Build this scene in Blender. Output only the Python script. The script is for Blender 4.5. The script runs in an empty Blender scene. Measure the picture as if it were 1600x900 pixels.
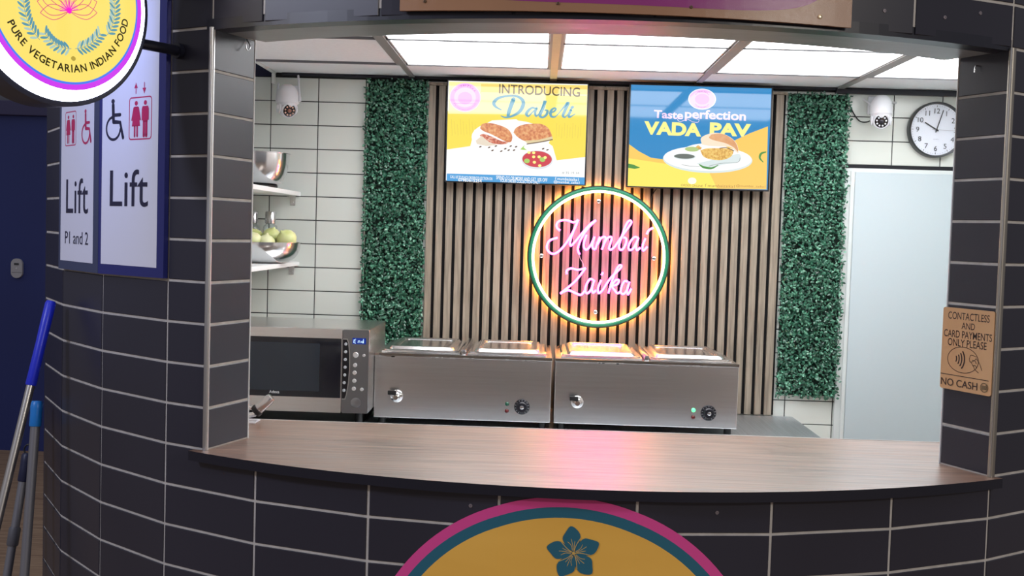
import bpy, bmesh, math, random
from math import sin, cos, pi, radians, sqrt, atan2, asin
from mathutils import Vector, Matrix
random.seed(7)
scene = bpy.context.scene
COL = scene.collection
H = 1.65                      # eye height; heights below are given relative to it

# ------------------------------------------------------------------ camera
cam_d = bpy.data.cameras.new('camera'); cam = bpy.data.objects.new('camera', cam_d); COL.objects.link(cam)
right = Vector((0.99927543, 0.02344047, 0.02998587)); down = Vector((0.03111067, -0.04919274, -0.99830466)); fwd = Vector((-0.02192564, 0.99851421, -0.04988634))
m3 = Matrix((right, -down, -fwd)).transposed()
cam.matrix_world = Matrix.Translation((0, 0, H)) @ m3.to_4x4()
cam_d.sensor_width = 36; cam_d.lens = 36 * 1772.8 / 1600; cam_d.clip_start = .05
scene.camera = cam
scene.view_settings.view_transform = 'Standard'; scene.view_settings.look = 'None'
scene.view_settings.exposure = 0; scene.view_settings.gamma = 1; scene.view_settings.use_curve_mapping = False

# ------------------------------------------------------------------ light
WORLD = 0.50
PANEL = 6.6
w = bpy.data.worlds.new('world'); scene.world = w; w.use_nodes = True
wn = w.node_tree.nodes; wl = w.node_tree.links
bg = wn['Background']; bg.inputs['Strength'].default_value = WORLD
tcw = wn.new('ShaderNodeTexCoord'); sep = wn.new('ShaderNodeSeparateXYZ'); rmp = wn.new('ShaderNodeValToRGB')
mr = wn.new('ShaderNodeMapRange'); mr.inputs['From Min'].default_value = -1; mr.inputs['From Max'].default_value = 1
wl.new(tcw.outputs['Generated'], sep.inputs[0]); wl.new(sep.outputs['Z'], mr.inputs['Value']); wl.new(mr.outputs[0], rmp.inputs[0])
rmp.color_ramp.elements[0].color = (.22, .20, .19, 1); rmp.color_ramp.elements[0].position = .35
rmp.color_ramp.elements[1].color = (.85, .84, .95, 1); rmp.color_ramp.elements[1].position = .9
wl.new(rmp.outputs[0], bg.inputs['Color'])

def area(name, loc, target, size, power, color=(1, 1, 1)):
    d = bpy.data.lights.new(name, 'AREA'); d.energy = power; d.size = size; d.color = color; d.shape = 'DISK'
    o = bpy.data.objects.new(name, d); COL.objects.link(o); o.location = loc
    o.rotation_euler = (Vector(target) - Vector(loc)).to_track_quat('-Z', 'Y').to_euler(); return o
area('downlight_and_fill', (3.5, -1.6, H + 1.45), (.5, 2.5, H), .35, 60, (1, .93, .84))
area('downlight_and_fill', (-3.2, .6, H + 1.5), (-1.2, 2.9, H - .4), .5, 42, (.76, .80, 1))  # added bluish fill lamp, brightens the left pier and lift signs

# ------------------------------------------------------------------ materials
MATS = {}
def s2l(c):
    return tuple(((x / 255) / 12.92 if x / 255 <= .04045 else ((x / 255 + .055) / 1.055) ** 2.4) for x in c)
def mat(name, rgb=(128, 128, 128), rough=.5, metal=0, emit=0, spec=.5, alpha=1, emit_rgb=None, coat=0, lin=None):
    if name in MATS: return MATS[name]
    m = bpy.data.materials.new(name); m.use_nodes = True; b = m.node_tree.nodes['Principled BSDF']
    c = lin or s2l(rgb)
    b.inputs['Base Color'].default_value = (*c, 1); b.inputs['Roughness'].default_value = rough
    b.inputs['Metallic'].default_value = metal; b.inputs['Specular IOR Level'].default_value = spec
    b.inputs['Coat Weight'].default_value = coat; b.inputs['Alpha'].default_value = alpha
    if emit:
        b.inputs['Emission Color'].default_value = (*(s2l(emit_rgb) if emit_rgb else c), 1); b.inputs['Emission Strength'].default_value = emit
    MATS[name] = m; return m
def nodes(m): return m.node_tree.nodes, m.node_tree.links, m.node_tree.nodes['Principled BSDF']
def noise_mat(name, cols, scale=(1, 1, 1), nscale=5, detail=6, rough=.5, metal=0, pos=None, bump=0, spec=.5, rough2=None, emit=0, dist=0):
    if name in MATS: return MATS[name]
    m = mat(name, cols[0], rough, metal, spec=spec); n, l, b = nodes(m)
    tc = n.new('ShaderNodeTexCoord'); mp = n.new('ShaderNodeMapping'); mp.inputs['Scale'].default_value = scale
    nz = n.new('ShaderNodeTexNoise'); nz.inputs['Scale'].default_value = nscale; nz.inputs['Detail'].default_value = detail; nz.inputs['Distortion'].default_value = dist
    rp = n.new('ShaderNodeValToRGB')
    l.new(tc.outputs['Object'], mp.inputs[0]); l.new(mp.outputs[0], nz.inputs['Vector']); l.new(nz.outputs[0], rp.inputs[0])
    k = len(cols); pos = pos or [.3 + .4 * i / (k - 1) for i in range(k)]
    while len(rp.color_ramp.elements) < k: rp.color_ramp.elements.new(.5)
    for e, c, p in zip(rp.color_ramp.elements, cols, pos): e.position = p; e.color = (*s2l(c), 1)
    l.new(rp.outputs[0], b.inputs['Base Color'])
    if emit:
        b.inputs['Base Color'].default_value = (0, 0, 0, 1); l.remove(b.inputs['Base Color'].links[0])
        l.new(rp.outputs[0], b.inputs['Emission Color']); b.inputs['Emission Strength'].default_value = emit
    if rough2 is not None:
        r2 = n.new('ShaderNodeMapRange'); r2.inputs['To Min'].default_value = rough; r2.inputs['To Max'].default_value = rough2
        r2.inputs['From Min'].default_value = .3; r2.inputs['From Max'].default_value = .7
        l.new(nz.outputs[0], r2.inputs['Value']); l.new(r2.outputs[0], b.inputs['Roughness'])
    if bump:
        bp = n.new('ShaderNodeBump'); bp.inputs['Strength'].default_value = bump; bp.inputs['Distance'].default_value = .002
        l.new(nz.outputs[0], bp.inputs['Height']); l.new(bp.outputs[0], b.inputs['Normal'])
    return m
def clear_mat(name, tint=(1, 1, 1), fac=.9, rough=.03):
    if name in MATS: return MATS[name]
    m = bpy.data.materials.new(name); m.use_nodes = True; n = m.node_tree.nodes; l = m.node_tree.links; n.clear()
    o = n.new('ShaderNodeOutputMaterial'); mx = n.new('ShaderNodeMixShader'); t = n.new('ShaderNodeBsdfTransparent'); g = n.new('ShaderNodeBsdfGlossy')
    lw = n.new('ShaderNodeLayerWeight'); lw.inputs['Blend'].default_value = 1 - fac
    t.inputs[0].default_value = (*tint, 1); g.inputs['Roughness'].default_value = rough
    l.new(lw.outputs['Facing'], mx.inputs[0]); l.new(t.outputs[0], mx.inputs[1]); l.new(g.outputs[0], mx.inputs[2]); l.new(mx.outputs[0], o.inputs[0])
    MATS[name] = m; return m

M_tile = noise_mat('dark_tile', [(43, 43, 54), (50, 50, 62)], nscale=1.3, detail=2, rough=.30, rough2=.38, spec=.4)
M_grout = noise_mat('grout', [(186, 182, 176), (206, 202, 196)], nscale=30, rough=.9)
M_alu = mat('aluminium', (205, 205, 205), .35, 1)
M_alud = mat('aluminium_dull', (165, 160, 150), .45, 1)
M_soffit = noise_mat('soffit_board', [(128, 136, 142), (164, 170, 174)], scale=(1.5, 12, 1), nscale=5, rough=.28, rough2=.45)
M_black = mat('black_plastic', (18, 18, 20), .45)
M_navy = mat('dark_navy_edge', (22, 24, 38), .35)
M_wtile = noise_mat('white_tile', [(214, 220, 214), (226, 231, 226)], nscale=1.2, detail=2, rough=.16)
M_wgrout = mat('dark_grout', (52, 54, 56), .9)
M_white = mat('white_paint', (232, 236, 236), .45)
M_whitep = mat('white_plastic', (232, 234, 240), .3)
M_ceil = noise_mat('ceiling_tile', [(228, 234, 238), (234, 240, 244)], nscale=60, rough=.9)
M_strip = mat('ceiling_strip', (150, 150, 150), .5, .3)
M_tape = noise_mat('ceiling_tape', [(214, 196, 150), (226, 210, 168)], nscale=8, rough=.6)
M_panel = mat('led_diffuser', (250, 252, 255), .6, emit=PANEL, emit_rgb=(250, 252, 255))
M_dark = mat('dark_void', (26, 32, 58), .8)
M_steel = noise_mat('brushed_steel', [(216, 215, 214), (222, 221, 220)], scale=(1, 1, 30), nscale=5, detail=2, rough=.26, metal=1)
M_chrome = mat('chrome', (225, 225, 225), .08, 1)
M_satin = mat('satin_steel', (200, 200, 202), .22, 1)
M_floor = noise_mat('wood_floor', [(120, 96, 72), (150, 124, 96), (168, 142, 112)], scale=(1.2, 14, 1), nscale=3, rough=.45)
M_blue = noise_mat('blue_wall', [(30, 44, 104), (34, 50, 116)], nscale=1, detail=2, rough=.55)
M_slat = noise_mat('slat_wood', [(118, 108, 95), (142, 131, 116), (162, 150, 134)], scale=(30, 30, 1.6), nscale=4, detail=8, rough=.5, bump=.15)
M_felt = mat('black_felt', (16, 15, 18), .95)
M_wood = noise_mat('counter_laminate', [(92, 60, 44), (128, 90, 66), (156, 118, 92)], scale=(.9, 16, 1), nscale=5, detail=9, rough=.40, rough2=.47, spec=1.0, dist=.3); MATS['counter_laminate'] = M_wood; M_wood.node_tree.nodes['Principled BSDF'].inputs['IOR'].default_value = 1.8; M_wood.node_tree.nodes['Principled BSDF'].inputs['Coat Weight'].default_value = 1; M_wood.node_tree.nodes['Principled BSDF'].inputs['Coat Roughness'].default_value = .28; M_wood.node_tree.nodes['Principled BSDF'].inputs['Coat IOR'].default_value = 1.75

# ------------------------------------------------------------------ builders
def obj(name, bm, mats, parent=None, smooth=False):
    me = bpy.data.meshes.new(name); bm.to_mesh(me); bm.free()
    for mm in (mats if isinstance(mats, (list, tuple)) else [mats]): me.materials.append(mm)
    if smooth:
        for p in me.polygons: p.use_smooth = True
        try: me.set_sharp_from_angle(angle=radians(40))
        except Exception: pass
    o = bpy.data.objects.new(name, me); COL.objects.link(o)
    if parent:
        o.parent = parent
        o.matrix_parent_inverse = Matrix.Translation(-parent.location)   # meshes keep world coordinates
    return o
def tag(o, label, cat, group=None, kind=None):
    if label: o['label'] = label
    if cat: o['category'] = cat
    if group: o['group'] = group
    if kind: o['kind'] = kind
    return o
def thing(name, loc, label, cat, group=None):
    o = bpy.data.objects.new(name, None); COL.objects.link(o); o.location = loc; o.empty_display_size = .05
    return tag(o, label, cat, group)
def struct(name, bm, mats, smooth=False):
    o = obj(name, bm, mats, None, smooth); o['kind'] = 'structure'; return o
def P(x, y, z): return Vector((x, y, H + z))

def bx(bm, x0, x1, y0, y1, z0, z1, bev=0, mi=0, rot=None):
    """axis-aligned box, z relative to eye height"""
    r = bmesh.ops.create_cube(bm, size=1); vs = r['verts']
    bmesh.ops.scale(bm, vec=(abs(x1 - x0), abs(y1 - y0), abs(z1 - z0)), verts=vs)
    if rot: bmesh.ops.rotate(bm, cent=(0, 0, 0), matrix=rot, verts=vs)
    bmesh.ops.translate(bm, vec=((x0 + x1) / 2, (y0 + y1) / 2, H + (z0 + z1) / 2), verts=vs)
    fs = set(f for v in vs for f in v.link_faces)
    for f in fs: f.material_index = mi
    if bev:
        es = list(set(e for v in vs for e in v.link_edges))
        rr = bmesh.ops.bevel(bm, geom=es, offset=bev, segments=2, affect='EDGES', profile=.5)
        for f in rr['faces']: f.material_index = mi
    return vs
def frame(d):
    d = Vector(d).normalized(); up = Vector((0, 0, 1)) if abs(d.z) < .95 else Vector((0, 1, 0))
    x = d.cross(up).normalized(); y = x.cross(d).normalized(); return x, y, d
def lathe(bm, prof, base, axis=(0, 0, 1), seg=32, mi=0, cap=True):
    """prof: list of (radius, distance along axis)"""
    x, y, d = frame(axis); base = Vector(base); rings = []
    for r, t in prof:
        if r < 1e-6: rings.append([bm.verts.new(base + d * t)])
        else: rings.append([bm.verts.new(base + d * t + (x * cos(2 * pi * i / seg) + y * sin(2 * pi * i / seg)) * r) for i in range(seg)])
    for a, b in zip(rings, rings[1:]):
        for i in range(seg):
            j = (i + 1) % seg
            if len(a) == 1 and len(b) == 1: continue
            if len(a) == 1: f = (a[0], b[j], b[i])
            elif len(b) == 1: f = (a[i], a[j], b[0])
            else: f = (a[i], a[j], b[j], b[i])
            bm.faces.new(f).material_index = mi
    if cap:
        for rg, fl in ((rings[0], True), (rings[-1], False)):
            if len(rg) > 2: bm.faces.new(rg[::-1] if fl else rg).material_index = mi
def sphere(bm, c, r, sc=(1, 1, 1), seg=20, mi=0):
    rr = bmesh.ops.create_uvsphere(bm, u_segments=seg, v_segments=max(6, seg // 2), radius=r)
    bmesh.ops.scale(bm, vec=sc, verts=rr['verts']); bmesh.ops.translate(bm, vec=c, verts=rr['verts'])
    for v in rr['verts']:
        for f in v.link_faces: f.material_index = mi
    return rr['verts']
def tube(bm, pts, r, seg=8, mi=0, closed=False, cap=True):
    pts = [Vector(p) for p in pts]; n = len(pts); rings = []
    px = None
    for i, p in enumerate(pts):
        if closed: t = (pts[(i + 1) % n] - pts[i - 1])
        else: t = pts[min(i + 1, n - 1)] - pts[max(i - 1, 0)]
        if t.length < 1e-9: t = Vector((0, 0, 1))
        t.normalize()
        if px is None: px = frame(t)[0]
        px = (px - t * px.dot(t)).normalized(); py = t.cross(px)
        rad = r[i] if isinstance(r, (list, tuple)) else r
        rings.append([bm.verts.new(p + (px * cos(2 * pi * k / seg) + py * sin(2 * pi * k / seg)) * rad) for k in range(seg)])
    rng = range(n) if closed else range(n - 1)
    for i in rng:
        a, b = rings[i], rings[(i + 1) % n]
        for k in range(seg):
            bm.faces.new((a[k], a[(k + 1) % seg], b[(k + 1) % seg], b[k])).material_index = mi
    if not closed and cap:
        bm.faces.new(rings[0][::-1]).material_index = mi; bm.faces.new(rings[-1]).material_index = mi
def catmull(pts, n=6):
    if len(pts) < 3: return [tuple(p) for p in pts]
    out = []; q = [pts[0]] + list(pts) + [pts[-1]]
    for i in range(1, len(q) - 2):
        for k in range(n):
            t = k / n
            out.append(tuple(.5 * (2 * b + (c - a) * t + (2 * a - 5 * b + 4 * c - d) * t * t + (3 * b - a - 3 * c + d) * t ** 3)
                             for a, b, c, d in zip(q[i - 1], q[i], q[i + 1], q[i + 2])))
    out.append(tuple(pts[-1])); return out
def prism(bm, poly, z0, z1, mi=0, side_mi=None):
    """vertical prism from plan polygon"""
    lo = [bm.verts.new((x, y, H + z0)) for x, y in poly]; hi = [bm.verts.new((x, y, H + z1)) for x, y in poly]; n = len(poly)
    a = bm.faces.new(hi); b = bm.faces.new(lo[::-1]); a.material_index = b.material_index = mi
    for i in range(n):
        bm.faces.new((lo[i], lo[(i + 1) % n], hi[(i + 1) % n], hi[i])).material_index = mi if side_mi is None else side_mi
    bmesh.ops.recalc_face_normals(bm, faces=bm.faces)

# ------------------------------------------------------------------ flat artwork on real surfaces
_fc = {}
def font_mesh(s, bold=0.0, shear=0.0):
    key = (s, bold, shear)
    if key in _fc: return _fc[key]
    c = bpy.data.curves.new('t', 'FONT'); c.body = s; c.size = 1; c.offset = bold; c.shear = shear; c.resolution_u = 5
    o = bpy.data.objects.new('t', c); COL.objects.link(o)
    bpy.context.view_layer.update(); dg = bpy.context.evaluated_depsgraph_get()
    me = bpy.data.meshes.new_from_object(o.evaluated_get(dg))
    vs = [(v.co.x, v.co.y) for v in me.vertices]; fs = [tuple(p.vertices) for p in me.polygons]
    bpy.data.objects.remove(o); bpy.data.curves.remove(c); bpy.data.meshes.remove(me)
    _fc[key] = (vs, fs); return vs, fs
class Art:
    def __init__(s): s.items = []; s.mats = []; s.lay = 0
    def _m(s, m):
        if m not in s.mats: s.mats.append(m)
        return s.mats.index(m)
    def raw(s, vs, fs, m, lay=None):
        s.lay += 1; s.items.append((vs, fs, s._m(m), s.lay if lay is None else lay))
    def poly(s, pts, m): s.raw([tuple(p[:2]) for p in pts], [tuple(range(len(pts)))], m)
    def rect(s, u0, v0, u1, v1, m): s.poly([(u0, v0), (u1, v0), (u1, v1), (u0, v1)], m)
    def rrect(s, u0, v0, u1, v1, r, m): s.poly(rr_pts(u0, v0, u1, v1, r), m)
    def ell(s, u, v, a, b, m, n=48, rot=0):
        s.poly([(u + a * cos(t) * cos(rot) - b * sin(t) * sin(rot), v + a * cos(t) * sin(rot) + b * sin(t) * cos(rot)) for t in (2 * pi * i / n for i in range(n))], m)
    def ring(s, u, v, a, b, wd, m, n=64):
        vs = []; fs = []
        for i in range(n):
            t = 2 * pi * i / n; vs += [(u + a * cos(t), v + b * sin(t)), (u + (a - wd) * cos(t), v + (b - wd) * sin(t))]
        for i in range(n):
            j = (i + 1) % n; fs.append((2 * i, 2 * j, 2 * j + 1, 2 * i + 1))
        s.raw(vs, fs, m)
    def stroke(s, pts, wd, m, smooth=6, closed=False):
        """pts: (u,v) or (u,v,width)"""
        pts = [p if len(p) == 3 else (*p, wd) for p in pts]
        q = catmull(pts, smooth) if smooth else pts
        vs = []; fs = []; n = len(q)
        for i in range(n):
            a = q[max(i - 1, 0)]; b = q[min(i + 1, n - 1)]; dx, dy = b[0] - a[0], b[1] - a[1]; L = sqrt(dx * dx + dy * dy) or 1
            nx, ny = -dy / L, dx / L; h = q[i][2] / 2
            vs += [(q[i][0] + nx * h, q[i][1] + ny * h), (q[i][0] - nx * h, q[i][1] - ny * h)]
        for i in range(n - 1): fs.append((2 * i + 1, 2 * i + 3, 2 * i + 2, 2 * i))
        for e in (0, n - 1):                                   # round ends
            k = len(vs); r = q[e][2] / 2; vs += [(q[e][0] + r * cos(2 * pi * i / 10), q[e][1] + r * sin(2 * pi * i / 10)) for i in range(10)]
            fs.append(tuple(range(k, k + 10)))
        s.raw(vs, fs, m)
    def text(s, t, u0, v0, u1, v1, m, bold=0.0, shear=0.0, slope=0.0, ref=None):
        """fit the glyph box of t to u0..u1, v0..v1 (heights measured on ref when given)"""
        vs, fs = font_mesh(t, bold, shear); r = font_mesh(ref, bold, shear)[0] if ref else vs
        xa, xb = min(v[0] for v in vs), max(v[0] for v in vs); ya, yb = min(v[1] for v in r), max(v[1] for v in r)
        s.raw([(u0 + (x - xa) / (xb - xa) * (u1 - u0), v0 + (y - ya) / (yb - ya) * (v1 - v0) + slope * (x - xa) / (xb - xa)) for x, y in vs], fs, m)
    def arc_text(s, t, cu, cv, r, a0, a1, h, m, bold=0.0, inside=True, wide=1.0):
        """letters along the lower part of a circle (inside=True: reading left to right along the bottom)"""
        H0 = font_mesh('H', bold)[0]; hh = max(v[1] for v in H0); sc = h / hh
        adv = []
        for ch in t:
            if ch == ' ': adv.append(.42); continue
            vv = font_mesh(ch, bold)[0]; adv.append(max(v[0] for v in vv) - min(v[0] for v in vv) + .16)
        tot = sum(adv); x = 0
        for ch, ad in zip(t, adv):
            if ch != ' ':
                a = a0 + (a1 - a0) * (x + ad / 2) / tot
                vv, ff = font_mesh(ch, bold); xm = (max(v[0] for v in vv) + min(v[0] for v in vv)) / 2
                ex = (-sin(a), cos(a)) if inside else (sin(a), -cos(a)); ey = (-cos(a), -sin(a)) if inside else (cos(a), sin(a))
                s.raw([(cu + r * cos(a) + (px - xm) * sc * wide * ex[0] + py * sc * ey[0], cv + r * sin(a) + (px - xm) * sc * wide * ex[1] + py * sc * ey[1]) for px, py in vv], ff, m, s.lay + 1)
            x += ad
        s.lay += 1
    def build(s, name, fn, parent=None, dz=.00004, cuts=()):
        bm = bmesh.new()
        for vs, fs, mi, lay in s.items:
            bv = [bm.verts.new((u, v, lay * dz)) for u, v in vs]
            for f in fs:
                try: bm.faces.new([bv[i] for i in f]).material_index = mi
                except ValueError: pass
        bmesh.ops.recalc_face_normals(bm, faces=bm.faces)
        for f in bm.faces:
            if f.normal.z < 0: f.normal_flip()
        for c in cuts:
            bmesh.ops.bisect_plane(bm, geom=bm.verts[:] + bm.edges[:] + bm.faces[:], plane_co=(c, 0, 0), plane_no=(1, 0, 0))
        for v in bm.verts: v.co = fn(v.co.x, v.co.y, v.co.z)
        return obj(name, bm, s.mats, parent)
def rr_pts(u0, v0, u1, v1, r, n=6):
    out = []
    for cx, cy, a in ((u1 - r, v1 - r, 0), (u0 + r, v1 - r, pi / 2), (u0 + r, v0 + r, pi), (u1 - r, v0 + r, 1.5 * pi)):
        out += [(cx + r * cos(a + pi / 2 * i / n), cy + r * sin(a + pi / 2 * i / n)) for i in range(n + 1)]
    return out
def plate(name, outline, depth, fn, m, parent=None, cuts=()):
    """solid sheet with a 2-D outline; front at w=0, back at w=-depth"""
    bm = bmesh.new(); a = [bm.verts.new((u, v, 0)) for u, v in outline]; b = [bm.verts.new((u, v, -depth)) for u, v in outline]; n = len(a)
    bm.faces.new(a); bm.faces.new(b[::-1])
    for i in range(n): bm.faces.new((a[i], b[i], b[(i + 1) % n], a[(i + 1) % n]))
    for c in cuts: bmesh.ops.bisect_plane(bm, geom=bm.verts[:] + bm.edges[:] + bm.faces[:], plane_co=(c, 0, 0), plane_no=(1, 0, 0))
    for v in bm.verts: v.co = fn(v.co.x, v.co.y, v.co.z)
    bmesh.ops.recalc_face_normals(bm, faces=bm.faces)
    return obj(name, bm, m, parent)

# ================================================================== THE KIOSK SHELL
CX, CY, R0 = .1447, 4.3246, 1.8721
ST = 2 * asin(.1515 / R0); PH = -.0331; ROW = .1015; ZA = -.653 + ROW      # ZA: joint at the counter top
def ang(k): return PH + (k - 5.5) * ST
def cyl(a, r): return Vector((CX + r * sin(a), CY - r * cos(a)))
def fac(k, off=0.0):
    """point on the faceted outline, k = joint number (fractional inside a facet)"""
    i = math.floor(k); t = k - i; p = cyl(ang(i), R0 + off).lerp(cyl(ang(i + 1), R0 + off), t); return p
def kang(a):   # joint number of an angle
    return (a - PH) / ST + 5.5
aL, aR = radians(-30.1), radians(30.6)
kL, kR = kang(aL), 9.0
RIN = 1.69; bL, bR = radians(-31.3), radians(31.1)
inL = cyl(bL, RIN); inR = cyl(bR, 1.712); outL = fac(kL); outR = fac(kR)

def tile_grid(bm, A, B, nrm, s_edges, z_edges, gap=.0068, lift=.006, bev=.0012, mi=0):
    """bevelled tiles on a vertical plane A->B; the plane is the grout face, tiles stand `lift` proud"""
    A = Vector((A[0], A[1])); B = Vector((B[0], B[1])); d = (B - A).normalized(); n = Vector((nrm[0], nrm[1])).normalized()
    def q(s, z, w): p = A + d * s + n * w; return bm.verts.new((p.x, p.y, H + z))
    for s0, s1 in s_edges:
        for z0, z1 in z_edges:
            a0, a1, c0, c1 = s0 + gap / 2, s1 - gap / 2, z0 + gap / 2, z1 - gap / 2
            if a1 - a0 < .004 or c1 - c0 < .004: continue
            rings = []
            for ins, w in ((0, 0), (0, lift - bev), (bev, lift)):
                rings.append([q(a0 + ins, c0 + ins, w), q(a1 - ins, c0 + ins, w), q(a1 - ins, c1 - ins, w), q(a0 + ins, c1 - ins, w)])
            bm.faces.new(rings[2]).material_index = mi
            for r1, r2 in zip(rings, rings[1:]):
                for i in range(4): bm.faces.new((r1[i], r1[(i + 1) % 4], r2[(i + 1) % 4], r2[i])).material_index = mi
def rows(z0, z1):
    """tile rows on the common joint grid clipped to z0..z1"""
    out = []; k = math.floor((z0 - ZA) / ROW) 
    while ZA + k * ROW < z1 - 1e-6:
        a, b = max(z0, ZA + k * ROW), min(z1, ZA + (k + 1) * ROW)
        if b - a > .008: out.append((a, b))
        k += 1
    return out
LIFT = .003
ZH = ZA + 10 * ROW            # underside of the header
ZTOP = ZA + 14 * ROW
ZCB = -.575                    # underside of the counter board
bm = bmesh.new()
def seg_poly(k0, k1, off=-LIFT, rin=RIN, e0=None, e1=None):
    ks = [k0] + [k for k in range(math.ceil(k0 + 1e-6), math.floor(k1 - 1e-6) + 1)] + [k1]
    pts = [tuple(fac(k, off)) for k in ks]
    inner = [tuple(cyl(ang(k), rin)) for k in ks]
    if e0: inner[0] = e0
    if e1: inner[-1] = e1
    return pts + inner[::-1]
prism(bm, seg_poly(kL, kR, e0=tuple(inL), e1=tuple(inR)), -H, ZCB - .002, 1)
prism(bm, seg_poly(-4, kL, e1=tuple(inL)), -H, ZTOP, 1)
prism(bm, seg_poly(kR, 15, e0=tuple(inR)), -H, ZTOP, 1)
prism(bm, seg_poly(kL, kR, e0=tuple(inL), e1=tuple(inR)), ZH + .02, ZTOP, 1)
def facet_tiles(k0, k1, zz):
    k = math.floor(k0)
    while k < k1:
        a, b = max(k, k0), min(k + 1, k1)
        A, B = fac(k, -LIFT), fac(k + .99999, -LIFT); L = (B - A).length; mid = (A + B) / 2 - Vector((CX, CY))
        tile_grid(bm, A, B, mid, [((a - k) * L, (b - k) * L)], zz, lift=LIFT)
        k += 1
facet_tiles(-4, 15, rows(-H, ZA - ROW)); facet_tiles(-4, 3, [(ZA - ROW, ZA)]); facet_tiles(9, 15, [(ZA - ROW, ZA)]); facet_tiles(3, 9, [(ZA - ROW, ZCB - .002)]); facet_tiles(kL, 15, rows(ZH, ZTOP))
facet_tiles(-4, kL, rows(ZA, ZTOP)); facet_tiles(kR, 15, rows(ZA, ZH))
# the tiled reveals either side of the hatch
for A, B in ((outL, inL), (inR, outR)):
    d = (B - A); n = Vector((d.y, -d.x));
    if n.dot(Vector((CX, 3)) - A) < 0: n = -n
    tile_grid(bm, A, B, n, [(0, d.length)], rows(ZA, ZH), lift=.003)
struct('wall_front', bm, [M_tile, M_grout])
# aluminium corner trims
def corner_trim(name, p, w, depth, m, dirv, z0=ZA, z1=ZH):
    bm = bmesh.new(); d = Vector((dirv[0], dirv[1])).normalized(); n = Vector((-d.y, d.x))
    poly = rr_pts(-w / 2, -depth / 2, w / 2, depth / 2, min(w, depth) * .35, 3)
    prism(bm, [tuple(p + d * u + n * v) for u, v in poly], z0, z1); return struct(name, bm, m, True)
tl = (outL - Vector((CX, CY))).normalized(); tr = (outR - Vector((CX, CY))).normalized()
corner_trim('trim_1', outL + Vector((tl.y, -tl.x)) * -.001 + tl * .001, .012, .013, M_alu, tl)
corner_trim('trim_2', outR + tl * 0 + tr * .001, .013, .016, M_alud, tr)
corner_trim('trim_3', inL + (inL - outL).normalized() * .001, .004, .006, M_white, (inL - outL))
corner_trim('trim_4', inR + (inR - outR).normalized() * .001, .004, .006, M_white, (inR - outR))
# painted board under the header, with its dark lip
bm = bmesh.new()
ks = [kL + .02] + list(range(math.ceil(kL), 9)) + [kR - .02]
arc = [radians(-30.6 + 61.4 * i / 40) for i in range(41)]
prism(bm, [tuple(cyl(a, R0 - .055)) for a in arc] + [tuple(cyl(a, 1.672)) for a in arc[::-1]], ZH - .004, ZH + .0195, 0)
prism(bm, [tuple(cyl(a, R0 - .004)) for a in arc] + [tuple(cyl(a, R0 - .0545)) for a in arc[::-1]], ZH - .006, ZH + .0195, 1)
struct('trim_5', bm, [M_soffit, M_navy])

# ================================================================== INTERIOR ROOM
WY = 4.886; CZ = .65
XL, XR = -1.33, 1.92
bm = bmesh.new()
bx(bm, XL - .1, XR + .1, WY + .004, WY + .1, -H, 1.0, mi=1)
cols = [(-1.33, -1.167)] + [(-1.167 + .2045 * i, -1.167 + .2045 * (i + 1)) for i in range(15)]
zr = []; z = .632
while z > -1.6: zr.append((z - .1018, z)); z -= .1018
tile_grid(bm, (0, WY + .004), (1, WY + .004), (0, -1), cols, zr, gap=.0042, lift=.004, bev=.0008)
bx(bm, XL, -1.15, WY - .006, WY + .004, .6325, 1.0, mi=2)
struct('wall_back', bm, [M_wtile, M_wgrout, M_dark])
for nm, x, sg, y0 in (('wall_left', XL, 1, 3.42), ('wall_right', XR, -1, 3.62)):
    bm = bmesh.new(); bx(bm, x - .1 if sg > 0 else x + .004, x - .004 if sg > 0 else x + .1, y0, WY + .004, -H, 1.0, mi=1)
    n = 7 if sg > 0 else 6
    tile_grid(bm, (x - .004 * sg, WY), (x - .004 * sg, WY - 1), (sg, 0), [(.2045 * i, .2045 * (i + 1)) for i in range(n) if .2045 * (i + 1) < WY - y0], zr, gap=.0042, lift=.004, bev=.0008)
    struct(nm, bm, [M_wtile, M_wgrout])
# ceiling: grey tiles, T-bars, taped bar
bm = bmesh.new()
arcC = [radians(-49 + 105 * i / 40) for i in range(41)]
pl = [tuple(cyl(a, 1.665)) for a in arcC if cyl(a, 1.665).x > -1.145]
pl = [(-1.145, pl[0][1])] + pl + [(1.9, 3.7), (1.9, WY - .001), (-1.145, WY - .001)]
prism(bm, pl, CZ, CZ + .03, 0)
SX = [(-.5605, .037), (.042, .047), (.652, .041), (1.259, .046)]
for i, (x, wd) in enumerate(SX):
    y0 = CY - sqrt(1.66 ** 2 - (x - CX) ** 2) + .01
    bx(bm, x - wd / 2, x + wd / 2, y0, 4.508, CZ - .010, CZ, bev=.001, mi=1)
    bx(bm, x - wd / 2 * .62, x + wd / 2 * .62, 4.508, WY - .02, CZ - .007, CZ, bev=.001, mi=2 if i == 1 else 1)
    if i == 1: bx(bm, x - .015, x + .013, y0, 4.52, CZ - .0115, CZ - .0095, mi=2)
for y in (4.506, 3.912, 3.318):
    x0 = max(-1.14, CX - sqrt(1.655 ** 2 - (CY - y) ** 2) + .02) if CY - y > 0 else -1.14
    x1 = min(1.88, CX + sqrt(1.655 ** 2 - (CY - y) ** 2) - .02) if CY - y > .4 else 1.88
    bx(bm, x0, x1, y - .004, y + .004, CZ - .009, CZ, mi=3)
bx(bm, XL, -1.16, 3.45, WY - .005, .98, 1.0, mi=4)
struct('ceiling', bm, [M_ceil, M_strip, M_tape, mat('t_bar', (110, 112, 118), .5), M_dark])
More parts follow.
